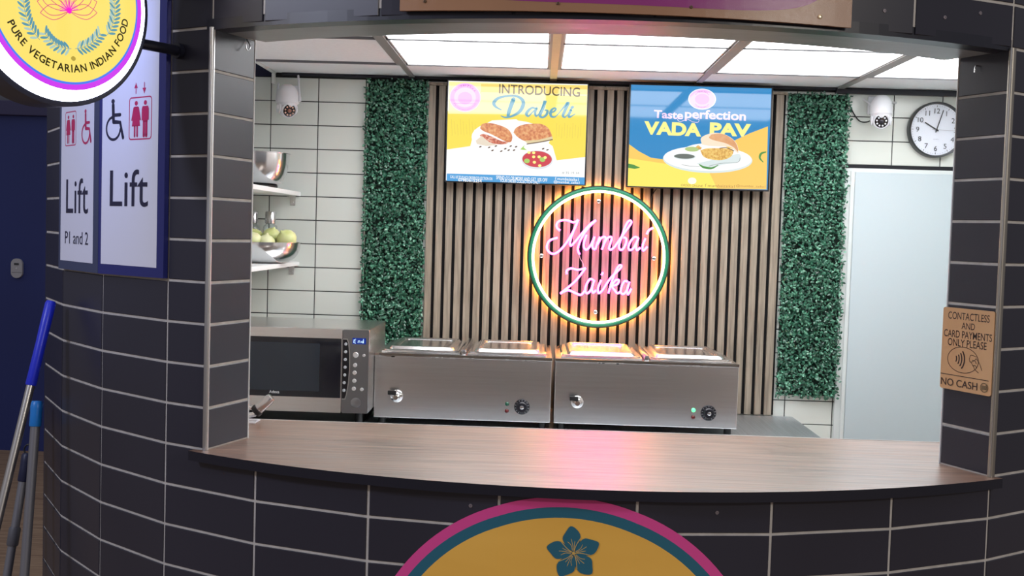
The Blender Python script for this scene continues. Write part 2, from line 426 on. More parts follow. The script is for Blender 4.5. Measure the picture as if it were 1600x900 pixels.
bm = bmesh.new(); bx(bm, -1.162, -1.1455, 3.55, WY - .003, .645, .664, bev=.002); bx(bm, -1.160, -1.1475, WY - .03, WY - .003, .60, .644, bev=.002); struct('trim_6', bm, M_white)
# dark cable trunking where wall and ceiling meet
bm = bmesh.new(); bx(bm, -1.12, 1.9, WY - .016, WY - .0005, CZ - .013, CZ - .0005, bev=.002)
bx(bm, 1.24, 1.86, WY - .022, WY - .0005, CZ - .026, CZ - .004, bev=.002); struct('trim_7', bm, M_navy)
# LED panels
for cx0, cx1, nm in ((SX[0][0], SX[1][0], 'above the yellow screen'), (SX[1][0], SX[2][0], 'above the gap between screens'), (SX[2][0], SX[3][0], 'above the blue screen'), (SX[3][0], 1.868, 'above the wall clock')):
    for yy, rw in ((3.912, 'rear row'), (3.318, 'front row')):
        x0, x1 = cx0 + .025, cx1 - .025; y0, y1 = yy + .006, yy + .588
        if cx1 > 1.8: y0 = yy + .006
        if yy < 3.5 and cx1 > 1.8: continue
        if yy < 3.5:
            lim = max(CY - sqrt(1.655 ** 2 - (x - CX) ** 2) for x in (x0, x1)) + .012; y0 = max(y0, lim)
        t = thing('ceiling_light', P((x0 + x1) / 2, (y0 + y1) / 2, CZ), 'glowing white square ceiling panel %s, %s' % (nm, rw), 'ceiling light', 'led ceiling panels')
        b = bmesh.new(); bx(b, x0 + .004, x1 - .004, y0 + .004, y1 - .004, CZ - .004, CZ - .0015); obj('diffuser', b, M_panel, t)
        b = bmesh.new()
        for a in ((x0, x1, y0, y0 + .004), (x0, x1, y1 - .004, y1), (x0, x0 + .004, y0, y1), (x1 - .004, x1, y0, y1)): bx(b, *a, CZ - .006, CZ - .0005)
        obj('frame', b, M_white, t)
# white door with its frame
bm = bmesh.new(); bx(bm, 1.292, 1.83, WY - .012, WY - .0005, -H + .001, .312, bev=.002, mi=0)
bx(bm, 1.318, 1.335, WY - .017, WY - .012, -H + .001, .3, bev=.002, mi=0); bx(bm, 1.337, 1.80, WY - .016, WY - .012, -H + .001, .296, bev=.002, mi=2)
bx(bm, 1.30, 1.83, WY - .010, WY - .0005, .3125, .326, mi=1)
struct('door_1', bm, [mat('door_frame', (214, 222, 222), .45), mat('door_gap', (20, 22, 30), .8), mat('door_leaf', (192, 206, 212), .35)])
# floors and the corridor behind
bm = bmesh.new(); bx(bm, -9, 6, -4, 9, -H - .05, -H); struct('floor', bm, M_floor)
bm = bmesh.new(); bx(bm, -9, -1.6, 7.86, 8.0, -H, .70, mi=0); bx(bm, -9, -1.6, 7.82, 8.0, .70, .80, bev=.005, mi=1); bx(bm, -9, -1.6, 7.86, 8.0, .80, 1.5, mi=2)
struct('wall_far', bm, [M_blue, mat('lintel', (58, 56, 92), .6), mat('wall_upper', (92, 94, 104), .7)])

# ================================================================== COUNTER AND BENCH
bm = bmesh.new()
arcF = [radians(-30.9 + 61.9 * i / 48) for i in range(49)]
poly = [tuple(cyl(a, 1.896)) for a in arcF]
poly += [tuple(cyl(arcF[-1], R0 + .002)), tuple(outR + Vector((.0, .0)) + tr * .002), tuple(inR + (CXv := Vector((0, .001)))), (1.20, 3.0), (1.22, 3.165), (-.90, 3.165), (-.88, 3.0), tuple(inL + CXv), tuple(outL + tl * .002), tuple(cyl(arcF[0], R0 + .002))]
prism(bm, poly, ZCB, ZA - .0005, 0, 1)
n_, l_, b_ = nodes(M_wood)
tc_ = n_.new('ShaderNodeTexCoord'); mp_ = n_.new('ShaderNodeMapping'); mp_.inputs['Scale'].default_value = (1.2, 60, 1); nz_ = n_.new('ShaderNodeTexNoise'); nz_.inputs['Scale'].default_value = 4; nz_.inputs['Detail'].default_value = 6
bp_ = n_.new('ShaderNodeBump'); bp_.inputs['Strength'].default_value = .35; bp_.inputs['Distance'].default_value = .0012
l_.new(tc_.outputs['Object'], mp_.inputs[0]); l_.new(mp_.outputs[0], nz_.inputs['Vector']); l_.new(nz_.outputs[0], bp_.inputs['Height']); l_.new(bp_.outputs[0], b_.inputs['Normal']); l_.new(bp_.outputs[0], b_.inputs['Coat Normal']); cw_ = n_.new('ShaderNodeMapRange'); cw_.inputs['From Min'].default_value = .35; cw_.inputs['From Max'].default_value = .65; cw_.inputs['To Min'].default_value = .45; cw_.inputs['To Max'].default_value = 1; l_.new(nz_.outputs[0], cw_.inputs['Value']); l_.new(cw_.outputs[0], b_.inputs['Coat Weight'])
ctr = tag(obj('serving_counter', bm, [M_wood, M_navy]), 'curved dark wood laminate serving counter with black edge across the hatch', 'counter')

bm = bmesh.new(); bx(bm, -.899, 1.219, 3.1652, 3.1685, ZCB, ZA + .0006); e_ = obj('edge_strip', bm, mat('edge_white', (226, 226, 224), .3), ctr)
ZB = -.757
t = thing('steel_bench', P(-.1, 4.4, -H), 'long stainless steel work bench under the microwave and food warmers', 'table')
b = bmesh.new(); bx(b, -1.30, 1.112, 3.88, 4.858, ZB - .04, ZB, bev=.003); obj('bench_top', b, noise_mat('bench_steel', [(190, 196, 202), (208, 214, 220)], scale=(40, 1, 1), nscale=4, rough=.42, rough2=.48, metal=1), t)
b = bmesh.new(); bx(b, -1.26, 1.08, 3.94, 4.80, -H + .25, -H + .27, bev=.003); obj('under_shelf', b, M_steel, t)
for x in (-1.26, -.1, 1.07):
    for y in (3.93, 4.82):
        b = bmesh.new(); lathe(b, [(.022, 0), (.022, .05), (.019, .052), (.019, H + ZB - .04)], (x, y, 0), seg=16); obj('leg', b, M_satin, t, True)

# ================================================================== BACK WALL DRESSING
# slatted wood panel
t = thing('slat_panel', P(.27, WY, ZB + .001), 'vertical slatted wood wall panel with black gaps behind the neon sign', 'wall panel')
b = bmesh.new(); bx(b, -.484, 1.032, 4.877, WY - .0008, ZB + .002, .622); obj('felt_backing', b, M_felt, t)
b = bmesh.new(); n = 36; pit = (1.032 + .484) / n
for i in range(n): bx(b, -.484 + pit * i, -.484 + pit * i + .0285 + (.003 if i == n - 1 else 0), 4.862, 4.877, ZB + .002, .612, bev=.0012)
bx(b, -.484, 1.034, 4.858, 4.877, .612, .624, bev=.001)
obj('slats', b, M_slat, t)
# artificial hedge panels
def leaf_m(name, c0, c1, c2):
    m = noise_mat(name, [c0, c1, c2], nscale=55, detail=1, rough=.28, pos=[.34, .5, .72], spec=.8); return m
M_leaf = leaf_m('hedge_leaf', (16, 64, 48), (38, 104, 78), (112, 176, 146))  # palest tone puts leaf highlights and lighter speckles into the colour
def hedge(x0, x1, z0, z1, label, lo, hi):
    t = thing('artificial_hedge_panel', P((x0 + x1) / 2, WY, z0), label, 'hedge panel', 'artificial hedge strips')
    b = bmesh.new(); bx(b, x0 + .008, x1 - .008, WY - .012, WY - .0008, z0 + .006, z1 - .004); obj('backing_mat', b, mat('hedge_back', (8, 30, 22), .95), t)
    b = bmesh.new(); n = int((x1 - x0) * (z1 - z0) * 21000)
    for i in range(n):
        x = random.uniform(x0, x1); z = random.uniform(z0, z1 - .004); dep = random.random()
        y = WY - .012 - .026 * dep
        L = random.uniform(.011, .018); wd = L * random.uniform(.5, .68)
        th = random.uniform(0, 2 * pi); tilt = random.uniform(-.2, 1.0); rol = random.uniform(-.7, .7)
        ax = Vector((cos(th) * cos(tilt), -sin(tilt), sin(th) * cos(tilt))); sd = Vector((-sin(th), 0, cos(th))); nn = ax.cross(sd).normalized()
        if nn.y > 0: nn = -nn
        sd = (sd * cos(rol) + nn * sin(rol)).normalized(); o = Vector((x, y, H + z)); o.y = min(o.y, WY - .013)
        p0 = o; p1 = o + ax * L * .5 + nn * L * .12; p2 = o + ax * L
        l0 = o + ax * L * .38 + sd * wd * .5; r0 = o + ax * L * .38 - sd * wd * .5; l1 = o + ax * L * .72 + sd * wd * .38; r1 = o + ax * L * .72 - sd * wd * .38
        for q in (p0, p1, p2, l0, r0, l1, r1): q.z = min(q.z, H + CZ - .014); q.y = min(q.y, WY - .0125); q.x = min(max(q.x, lo), hi)
        vs = [b.verts.new(q) for q in (p0, l0, l1, p2, r1, r0, p1)]
        b.faces.new((vs[0], vs[6], vs[1])); b.faces.new((vs[6], vs[2], vs[1])); b.faces.new((vs[6], vs[3], vs[2]))
        b.faces.new((vs[0], vs[5], vs[6])); b.faces.new((vs[6], vs[5], vs[4])); b.faces.new((vs[6], vs[4], vs[3]))
    obj('foliage', b, M_leaf, t, True)
hedge(-.755, -.488, ZB + .004, .634, 'strip of artificial green hedge beside the white tiles above the microwave', -2, -.4855)
hedge(1.036, 1.300, -.672, .622, 'strip of artificial green hedge between the wood slats and the white door', 1.0345, 2)

# ------------------------------------------------------------------ screens
def scr(name, rgb, e=1.0): return mat(name, (4, 4, 4), .05, emit=e * 1.06, emit_rgb=rgb, spec=.5)
SY = 4.80
def mk_tv(x0, x1, z0, z1, label, art, nm):
    t = thing('menu_screen', P((x0 + x1) / 2, WY, z0), label, 'screen', 'menu screens')
    b = bmesh.new(); bx(b, x0 - .006, x1 + .006, SY + .001, SY + .03, z0 - .006, z1 + .006, bev=.003)
    bx(b, x0 + .1, x1 - .1, SY + .03, SY + .045, z0 + .06, z1 - .06, bev=.004)
    for a in ((x0 - .006, x1 + .006, z0 - .006, z0), (x0 - .006, x1 + .006, z1, z1 + .006), (x0 - .006, x0, z0, z1), (x1, x1 + .006, z0, z1)): bx(b, a[0], a[1], SY - .004, SY + .001, a[2], a[3], bev=.0012)
    obj('bezel', b, mat('tv_bezel', (16, 18, 26), .3), t)
    b = bmesh.new(); bx(b, (x0 + x1) / 2 - .05, (x0 + x1) / 2 + .05, SY + .045, 4.8615, (z0 + z1) / 2 - .05, (z0 + z1) / 2 + .05, bev=.003); obj('wall_bracket', b, M_black, t)
    art.build('display', lambda u, v, w_: Vector((u, SY - .0002 - w_, H + v)), t)
    return t
Yl = scr('s_yellow', (250, 226, 96), 1.0); Yl2 = scr('s_paleyellow', (252, 244, 170), 1.0); Ywh = scr('s_white', (253, 253, 252), 1.0); Ybl = scr('s_blue', (92, 168, 226), .95)
Yor = scr('s_orange', (252, 220, 120), 1.0)
Ypk = scr('s_pink', (245, 170, 245), 1.0); Ypk2 = scr('s_pink2', (250, 200, 250), 1.0); Ymg = scr('s_mag', (196, 96, 186), .9); Ybr = scr('s_brown', (112, 96, 72), .9)
Ydb = scr('s_dabeli', (112, 172, 196), .95); Yfaint = scr('s_faint', (236, 216, 96), 1)
bun = noise_mat('s_bun', [(196, 104, 62), (228, 146, 88), (242, 188, 128)], nscale=90, emit=.95, rough=.3); bunfill = noise_mat('s_fill', [(150, 70, 56), (224, 120, 90), (246, 214, 190)], nscale=130, emit=.95, rough=.3)
Yshade = scr('s_crumb', (214, 190, 158), .95); Yred = scr('s_red', (214, 82, 92), .95); Ygr = scr('s_green', (178, 218, 116), .95); Ydk = scr('s_dark', (120, 96, 84), .8)
Yvb = scr('s_vblue', (66, 152, 214), .85); Yvc = scr('s_vyellow', (253, 246, 150), 1); Yvo = scr('s_vorange', (250, 206, 106), 1); Yvy = scr('s_vyel', (252, 236, 112), 1)
fry = noise_mat('s_fry', [(206, 148, 62), (240, 190, 92), (250, 220, 130)], nscale=120, emit=.95, rough=.3); Ygl = scr('s_platerim', (226, 238, 238), .95); Ydip = scr('s_dip', (120, 128, 122), .85)
Ydip2 = scr('s_dip2', (186, 208, 140), .95); Ych = scr('s_chilli', (96, 158, 84), .9); Ysm = scr('s_small', (196, 150, 90), .9); Ygy = scr('s_grey', (168, 176, 176), .9)
A1 = lambda x, y: (-.4563674 + .0005682 * x + .0000171 * y, .6653467 + .0000159 * x - .0005649 * y)
A2 = lambda x, y: (.2962095 + .0005643 * x + .0000216 * y, .6588014 + .0000158 * x - .0005633 * y)
def T(f, pts): return [(*f(p[0], p[1]), *([p[2] * .00057] if len(p) > 2 else [])) for p in pts]
def tbox(art, f, s, x0, y0, x1, y1, m, **k):
    a = f(x0, y1); b_ = f(x1, y0); art.text(s, a[0], a[1], b_[0], b_[1], m, **k)
# left screen: dabeli
X0, X1, Z0, Z1 = -.398, .186, .206, .624
a = Art(); a.rect(X0, Z0, X1, Z1, Ywh)
a.poly(T(A1, [(92, 300), (1120, 320), (1112, 640), (900, 665), (870, 560), (600, 360), (420, 370), (290, 440), (260, 560), (86, 585)]), Yl)
a.poly(T(A1, [(104, 82), (1128, 110), (1120, 330), (96, 320)]), Yl2)
a.poly(T(A1, [(340, 100), (1126, 112), (1125, 178), (340, 160)]), Yor)
a.poly(T(A1, [(820, 185), (1120, 190), (1118, 330), (820, 330)]), scr('s_y3', (251, 238, 128), 1))
for i in range(9): a.stroke(T(A1, [(120 + i * 22, 360 + 20 * (i % 3)), (126 + i * 22, 480 - 10 * (i % 2))]), .003, Yfaint, smooth=0)
for i in range(10): a.stroke(T(A1, [(900 + i * 20, 390 + 15 * (i % 3)), (896 + i * 20, 500 - 12 * (i % 2))]), .003, Yfaint, smooth=0)
a.ell(*A1(222, 200), .066, .060, Ypk2); a.ell(*A1(222, 200), .062, .056, Ypk); a.ell(*A1(222, 200), .046, .041, Ypk2); a.ell(*A1(222, 205), .03, .026, Ypk)
a.arc_text('MUMBAI ZAIKA', *A1(222, 200), .045, radians(150), radians(30), .0085, Ymg, inside=False)
a.stroke(T(A1, [(135, 243), (310, 246)]), .001, Ymg, smooth=0); a.arc_text('PURE VEGETARIAN INDIAN FOOD', *A1(222, 200), .0535, radians(208), radians(332), .0045, Ymg)
tbox(a, A1, 'INTRODUCING', 473, 118, 1073, 170, Ybr, bold=.012, slope=-.006)
dab = [[(490, 292, 6), (448, 268, 18), (436, 238, 26), (470, 205, 20), (535, 190, 14), (598, 190, 16), (644, 216, 24), (652, 255, 28), (625, 305, 24), (570, 338, 16), (520, 348, 12), (488, 336, 6)],
       [(580, 215, 32), (562, 262, 30), (546, 310, 28), (540, 336, 22)],
       [(748, 284, 12), (718, 277, 14), (688, 300, 20), (676, 324, 22), (692, 338, 12), (722, 308, 8), (750, 282, 10)], [(752, 280, 18), (740, 312, 18), (748, 338, 14), (768, 322, 6)],
       [(768, 322, 6), (795, 270, 10), (814, 226, 24), (796, 282, 24), (776, 330, 24), (794, 348, 14), (822, 330, 18), (832, 300, 16), (812, 294, 8)],
       [(844, 318, 8), (880, 304, 12), (894, 286, 14), (878, 280, 12), (856, 304, 20), (858, 338, 18), (886, 344, 10), (914, 318, 6)],
       [(914, 318, 6), (950, 275, 12), (984, 240, 24), (962, 294, 22), (946, 334, 20), (962, 346, 10), (984, 322, 6)],
       [(1006, 292, 20), (990, 326, 20), (994, 346, 14), (1036, 322, 5)]]
for s_ in dab: a.stroke(T(A1, s_), .01, Ydb)
a.ell(*A1(1014, 274), .008, .006, Ydb, rot=.5)
a.ell(*A1(560, 500), .165, .075, Ywh)
a.poly(T(A1, catmull([(333, 430), (345, 400), (390, 388), (450, 398), (510, 418), (550, 445), (572, 490), (560, 530), (520, 525), (470, 500), (410, 470), (360, 450), (333, 430)], 5)[:-1]), bun)
a.poly(T(A1, catmull([(330, 480), (360, 470), (420, 490), (490, 522), (540, 530), (520, 545), (450, 545), (370, 520), (330, 480)], 5)[:-1]), bunfill)
a.poly(T(A1, [(300, 520), (345, 485), (400, 530), (460, 552), (380, 560), (310, 545)]), scr('s_ivory', (240, 226, 206), .95))
a.poly(T(A1, catmull([(580, 460), (600, 425), (650, 402), (720, 395), (790, 398), (840, 430), (866, 490), (850, 505), (780, 515), (690, 530), (620, 500), (580, 460)], 5)[:-1]), bun)
a.poly(T(A1, [(660, 520), (760, 515), (868, 488), (872, 512), (790, 532), (690, 545)]), scr('s_crust', (232, 214, 170), .95))
a.stroke(T(A1, [(680, 545), (780, 530), (868, 512)]), .004, Ydk)
a.poly(T(A1, [(630, 585), (665, 550), (655, 570), (680, 590), (650, 588)]), Ygr)
for x_, y_ in ((335, 565), (400, 570), (425, 592), (490, 598), (520, 580), (545, 590), (585, 590), (600, 565), (800, 580), (832, 588), (560, 560), (450, 560)): a.ell(*A1(x_, y_), .006, .003, Ydk, n=8, rot=.4)
a.ell(*A1(755, 662), .066, .040, scr('s_bowlrim', (232, 236, 240), .95)); a.ell(*A1(755, 657), .062, .034, Yred)
for x_, y_, m_ in ((680, 670, Ygr), (795, 660, Ygr), (730, 640, Yvc), (730, 610, Yvc), (735, 680, Yvc), (775, 705, Yvc), (770, 640, Yvc), (815, 645, Yvc), (695, 608, Yvc)): a.ell(*A1(x_, y_), .012 if m_ is Ygr else .007, .010 if m_ is Ygr else .006, m_, n=14)
a.poly(T(A1, [(86, 764), (1108, 792), (1106, 846), (84, 818)]), Ybl)
tbox(a, A1, 'CALL US TO PLACE ORDER/COLLECTION ON', 110, 786, 424, 798, Ywh, bold=.01, slope=-.004); tbox(a, A1, '07983615254', 170, 803, 345, 822, Ywh, bold=.02, slope=-.003)
tbox(a, A1, 'SPEND £15 OR MORE AND GET 10% OFF', 452, 790, 832, 806, Ywh, bold=.012, slope=-.005); tbox(a, A1, 'YOUR ORDER COLLECTION ONLY', 480, 812, 776, 827, Ywh, bold=.012, slope=-.004)
tbox(a, A1, 'f mumbaizaika1', 888, 794, 1062, 812, Ywh, bold=.01, slope=-.002); tbox(a, A1, '@mumbai_zaika1', 878, 818, 1070, 838, Ywh, bold=.01, slope=-.002)
tbox(a, A1, '# 35 19 14', 940, 752, 1066, 766, Ygy)
mk_tv(X0, X1, Z0, Z1, 'lit menu screen with yellow picture reading INTRODUCING Dabeli', a, 'l')
# right screen: vada pav
X0, X1, Z0, Z1 = .368, .954, .205, .628
a = Art(); a.rect(X0, Z0, X1, Z1, Yvb)
a.poly(T(A2, [(100, 492), (180, 550), (270, 598), (360, 610), (640, 640), (760, 540), (900, 465), (1000, 418), (1136, 366), (1126, 832), (90, 818)]), Yvo)
a.poly(T(A2, [(95, 600), (360, 640), (700, 700), (760, 826), (90, 818)]), Yvy)
a.ell(*A2(650, 165), .058, .0435, Ywh); a.ell(*A2(650, 165), .054, .040, Ypk2); a.ell(*A2(650, 165), .030, .022, Ypk)
a.arc_text('MUMBAI ZAIKA', *A2(650, 165), .030, radians(150), radians(30), .0055, Ymg, inside=False); a.arc_text('PURE VEGETARIAN INDIAN FOOD', *A2(650, 165), .036, radians(215), radians(325), .0032, Ymg)
Ytp = scr('s_taste', (244, 216, 246), 1)
tbox(a, A2, 'Taste', 292, 250, 510, 304, Ytp, bold=.028, slope=-.003); tbox(a, A2, 'perfection', 520, 250, 975, 326, Ytp, bold=.028, slope=-.004)
a.stroke(T(A2, [(480, 300), (468, 318), (490, 330), (530, 316)]), .0025, Ytp); a.stroke(T(A2, [(540, 312), (580, 332), (618, 336), (626, 316), (604, 312)]), .002, Ytp)
tbox(a, A2, 'VADA', 218, 338, 646, 426, Yvc, bold=.05, slope=-.003); tbox(a, A2, 'PAV', 704, 344, 1012, 432, Yvc, bold=.05, slope=-.003)
a.ell(*A2(690, 612), .187, .056, Ygl); a.ell(*A2(690, 604), .184, .052, Ywh); a.ell(*A2(690, 560), .105, .038, Ywh)
a.ell(*A2(520, 590), .046, .013, Ygl); a.ell(*A2(518, 588), .043, .010, Ydip); a.ell(*A2(575, 535), .030, .010, Ydip2)
a.poly(T(A2, catmull([(610, 640), (700, 620), (860, 580), (930, 575), (920, 630), (800, 650), (700, 685), (610, 640)], 5)[:-1]), Ygl)
a.stroke(T(A2, [(498, 650), (560, 660), (630, 665)]), .002, Ygy); a.stroke(T(A2, [(700, 660), (790, 640), (910, 632), (930, 600)]), .0022, Ygy)
a.stroke(T(A2, [(628, 648, 6), (660, 668, 16), (720, 676, 14), (768, 652, 4)]), .006, Ych)
a.poly(T(A2, catmull([(648, 500), (640, 455), (680, 428), (740, 414), (810, 424), (870, 455), (908, 500), (918, 560), (900, 555), (860, 520), (790, 515), (700, 510), (648, 500)], 5)[:-1]), scr('s_bunlight', (250, 232, 206), .98))
a.poly(T(A2, catmull([(720, 425), (790, 420), (862, 452), (904, 500), (914, 552), (880, 520), (820, 490), (740, 470), (700, 450), (720, 425)], 5)[:-1]), noise_mat('s_buntop', [(222, 150, 92), (238, 184, 130)], nscale=30, emit=.95, rough=.3))
a.poly(T(A2, catmull([(636, 545), (680, 530), (760, 528), (850, 530), (880, 548), (862, 590), (800, 615), (720, 612), (660, 590), (636, 545)], 5)[:-1]), fry)
a.poly(T(A2, [(600, 520), (620, 505), (648, 525), (635, 540)]), fry); a.stroke(T(A2, [(780, 528), (830, 524), (884, 548)]), .003, Ydk)
a.poly(T(A2, [(95, 640), (140, 650), (190, 672), (150, 682), (95, 672)]), Ych); a.stroke(T(A2, [(1120, 556, 8), (1086, 568, 16), (1076, 600, 14), (1100, 630, 6)]), .008, Ych)
a.ell(*A2(575, 770), .018, .014, scr('s_glint', (250, 253, 235), 1))
tbox(a, A2, 'ORDER ONLINE', 492, 798, 655, 810, Ysm, slope=-.001); tbox(a, A2, 'f mumbaizaika1', 670, 798, 890, 814, Ysm, slope=-.001); tbox(a, A2, '@mumbai_zaika1', 900, 802, 1116, 818, Ysm, slope=-.001)
mk_tv(X0, X1, Z0, Z1, 'lit menu screen with blue picture reading Taste perfection VADA PAV', a, 'r')

# ------------------------------------------------------------------ neon sign
NX, NZ = .256, -.098; NR = .293; NYF = 4.80
t = thing('neon_sign', P(NX, 4.86, NZ), 'round green-rimmed neon sign with glowing pink writing Mumbai Zaika', 'neon sign')
def circ(r, y, n=96): return [(NX + r * cos(2 * pi * i / n), y, H + NZ + r * sin(2 * pi * i / n)) for i in range(n)]
b = bmesh.new(); lathe(b, [(NR - .004, 0), (NR - .004, .004)], (NX, NYF + .016, H + NZ), (0, 1, 0), 96); obj('acrylic_disc', b, clear_mat('clear_acrylic', (.97, .97, .97), .96), t)
b = bmesh.new(); tube(b, circ(NR - .004, NYF + .004), .0075, 10, closed=True); obj('green_rim', b, mat('green_tube', (28, 116, 84), .3, emit=.12, emit_rgb=(40, 150, 110)), t, True)
b = bmesh.new(); tube(b, circ(NR + .002, NYF + .012), .0065, 10, closed=True); obj('outer_band', b, mat('dark_band', (20, 34, 28), .4), t, True)
b = bmesh.new(); tube(b, circ(NR - .0165, NYF + .004), .0052, 10, closed=True); obj('glow_ring', b, mat('led_white_ring', (255, 240, 215), .5, emit=4.0, emit_rgb=(255, 236, 200)), t, True)
b = bmesh.new(); lathe(b, [(NR - .012, 0), (NR + .008, 0), (NR + .008, .006), (NR - .012, .006)], (NX, NYF + .046, H + NZ), (0, 1, 0), 96, cap=False)
obj('halo_strip', b, mat('led_warm_strip', (255, 190, 100), .5, emit=30, emit_rgb=(255, 160, 62)), t, True)
fN = lambda x, y: (-.0931257 + .000719 * x + .0000243 * y, NYF, H + .2199188 + .0000219 * x - .0007199 * y)
MUM = [[(245, 300), (228, 285), (226, 262), (245, 243), (285, 240), (325, 252), (352, 237)], [(352, 237), (330, 290), (290, 360), (245, 415), (205, 437), (175, 420), (168, 390), (185, 358), (230, 342)],
       [(352, 237), (325, 300), (305, 360), (306, 388), (325, 375), (375, 315), (420, 265), (455, 240)], [(455, 240), (410, 285), (370, 345), (350, 400), (352, 425), (360, 440)],
       [(400, 325), (385, 370), (385, 400), (400, 412), (425, 385), (445, 340)], [(447, 335), (435, 380), (437, 405), (452, 410)],
       [(452, 410), (470, 355), (480, 338)], [(466, 380), (482, 350), (500, 337), (512, 345), (500, 385), (490, 412)], [(500, 382), (520, 348), (538, 337), (548, 345), (538, 380), (532, 405), (545, 412), (565, 395)],
       [(565, 395), (610, 330), (650, 275), (663, 250), (650, 243), (630, 270), (605, 340), (590, 390), (597, 412), (614, 408), (630, 378), (632, 348), (615, 340)],
       [(702, 345), (682, 338), (657, 365), (645, 400), (656, 415), (677, 400), (702, 350)], [(704, 342), (690, 385), (695, 415), (715, 400)],
       [(745, 345), (728, 390), (732, 418), (756, 395)], [(752, 322), (765, 298), (790, 285)]]
ZAI = [[(284, 556), (284, 535), (310, 522), (350, 530), (395, 520)], [(395, 520), (340, 590), (290, 635), (245, 670)], [(245, 670), (290, 650), (330, 665), (365, 678), (388, 655)],
       [(442, 592), (420, 585), (398, 620), (392, 655), (406, 668), (427, 645), (443, 597)], [(446, 590), (432, 635), (437, 665), (456, 650)],
       [(486, 590), (468, 635), (471, 668), (494, 650)], [(488, 562), (496, 545)],
       [(494, 650), (540, 580), (590, 530), (605, 508), (592, 505), (570, 540), (545, 610), (528, 668)], [(545, 628), (570, 592), (590, 592), (580, 615), (550, 628), (565, 650), (582, 668), (604, 655)],
       [(642, 600), (622, 598), (605, 630), (601, 662), (616, 672), (637, 650), (650, 605)], [(652, 600), (638, 645), (643, 675), (662, 640)]]
M_neon = mat('neon_pink', (255, 120, 220), .4, emit=9.0, emit_rgb=(255, 74, 206))
for nm, strokes in (('lettering_mumbai', MUM), ('lettering_zaika', ZAI)):
    b = bmesh.new()
    for s_ in strokes: tube(b, [fN(*p) for p in catmull(s_, 5)], .0042, 8)
    o = obj(nm, b, M_neon, t, True)
b = bmesh.new(); tube(b, [fN(*p) for p in catmull([(358, 440), (362, 462), (378, 490), (384, 518)], 4)], .0012, 6); obj('wire', b, mat('pink_wire', (225, 190, 205), .4), t, True)
for p in ((472, 128), (135, 448), (796, 464), (452, 780)):
    q = fN(*p); b = bmesh.new(); lathe(b, [(0, 0), (.006, 0), (.0085, .002), (.0085, .012), (.006, .014), (.006, 4.8615 - NYF - .001)], (q[0], NYF + .001, q[2]), (0, 1, 0), 20); obj('standoff_bolt', b, M_chrome, t, True)
# cable from the blue screen down behind the sign
b = bmesh.new(); tube(b, [P(x, y, z) for x, y, z in catmull([(.50, 4.842, .206), (.485, 4.850, .185), (.475, 4.852, .16), (.474, 4.853, .13), (.478, 4.853, .10)], 5)], .0022, 8)
tag(obj('power_cable', b, M_black, None, True), 'thin black cable hanging below the blue menu screen beside the neon sign', 'cable')

# ------------------------------------------------------------------ wall clock
t = thing('wall_clock', P(1.664, WY, .482), 'round wall clock with black rim showing three minutes past ten', 'clock')
cX, cZ, cR = 1.666, .482, .1155
b = bmesh.new(); lathe(b, [(cR - .012, 0), (cR - .006, -.034), (cR, -.036), (cR + .002, -.03), (cR + .002, -.002), (cR - .004, 0)], (cX, WY - .001, H + cZ), (0, 1, 0), 64, cap=False); obj('rim', b, mat('clock_rim', (38, 42, 46), .3), t, True)
a = Art(); Mf = mat('clock_face', (226, 232, 244), .4); Mk = mat('clock_ink', (48, 52, 58), .5)
a.ell(0, 0, cR - .008, cR - .008, Mf, n=64)
for i in range(60):
    th = 2 * pi * i / 60; r1 = cR - .013; r0 = r1 - (.006 if i % 5 == 0 else .0035)
    a.stroke([(r0 * sin(th), r0 * cos(th)), (r1 * sin(th), r1 * cos(th))], .0022 if i % 5 == 0 else .0007, Mk, smooth=0)
for i in range(1, 13):
    th = 2 * pi * i / 12; r = .079; gv = font_mesh(str(i))[0]; wd = .021 * (max(p[0] for p in gv) - min(p[0] for p in gv)) / max(p[1] for p in gv)
    a.text(str(i), r * sin(th) - wd / 2, r * cos(th) - .0105, r * sin(th) + wd / 2, r * cos(th) + .0105, Mk)
a.text('QUARTZ', -.011, -.042, .011, -.0385, mat('clock_grey', (150, 156, 168), .5))
fC = lambda yy: (lambda u, v, w_: Vector((cX + u, yy - w_, H + cZ + v)))
o = a.build('dial_face', fC(WY - .022), t)
def hand(nm, deg, L, wd, back, yy, m):
    th = radians(deg); pts = [(-back, -wd / 2), (L * .96, -wd / 2 * .8), (L, 0), (L * .96, wd / 2 * .8), (-back, wd / 2)]
    pts = [(p[0] * sin(th) + p[1] * cos(th), p[0] * cos(th) - p[1] * sin(th)) for p in pts]
    plate(nm, pts, .001, fC(yy), m, t)
hand('hour_hand', 301, .058, .006, .01, WY - .0262, mat('hand_black', (20, 20, 24), .4)); hand('minute_hand', 17, .088, .0042, .012, WY - .0282, MATS['hand_black']); hand('second_hand', 92, .09, .0012, .02, WY - .0298, mat('hand_grey', (150, 150, 158), .4))
b = bmesh.new(); lathe(b, [(0, 0), (.004, 0), (.004, .009), (0, .009)], (cX, WY - .031, H + cZ), (0, 1, 0), 16); obj('hub', b, MATS['hand_black'], t, True)
b = bmesh.new(); lathe(b, [(cR - .007, 0), (cR - .007, .0015)], (cX, WY - .0345, H + cZ), (0, 1, 0), 64); obj('glass_cover', b, clear_mat('clock_glass', (1, 1, 1), .97), t)

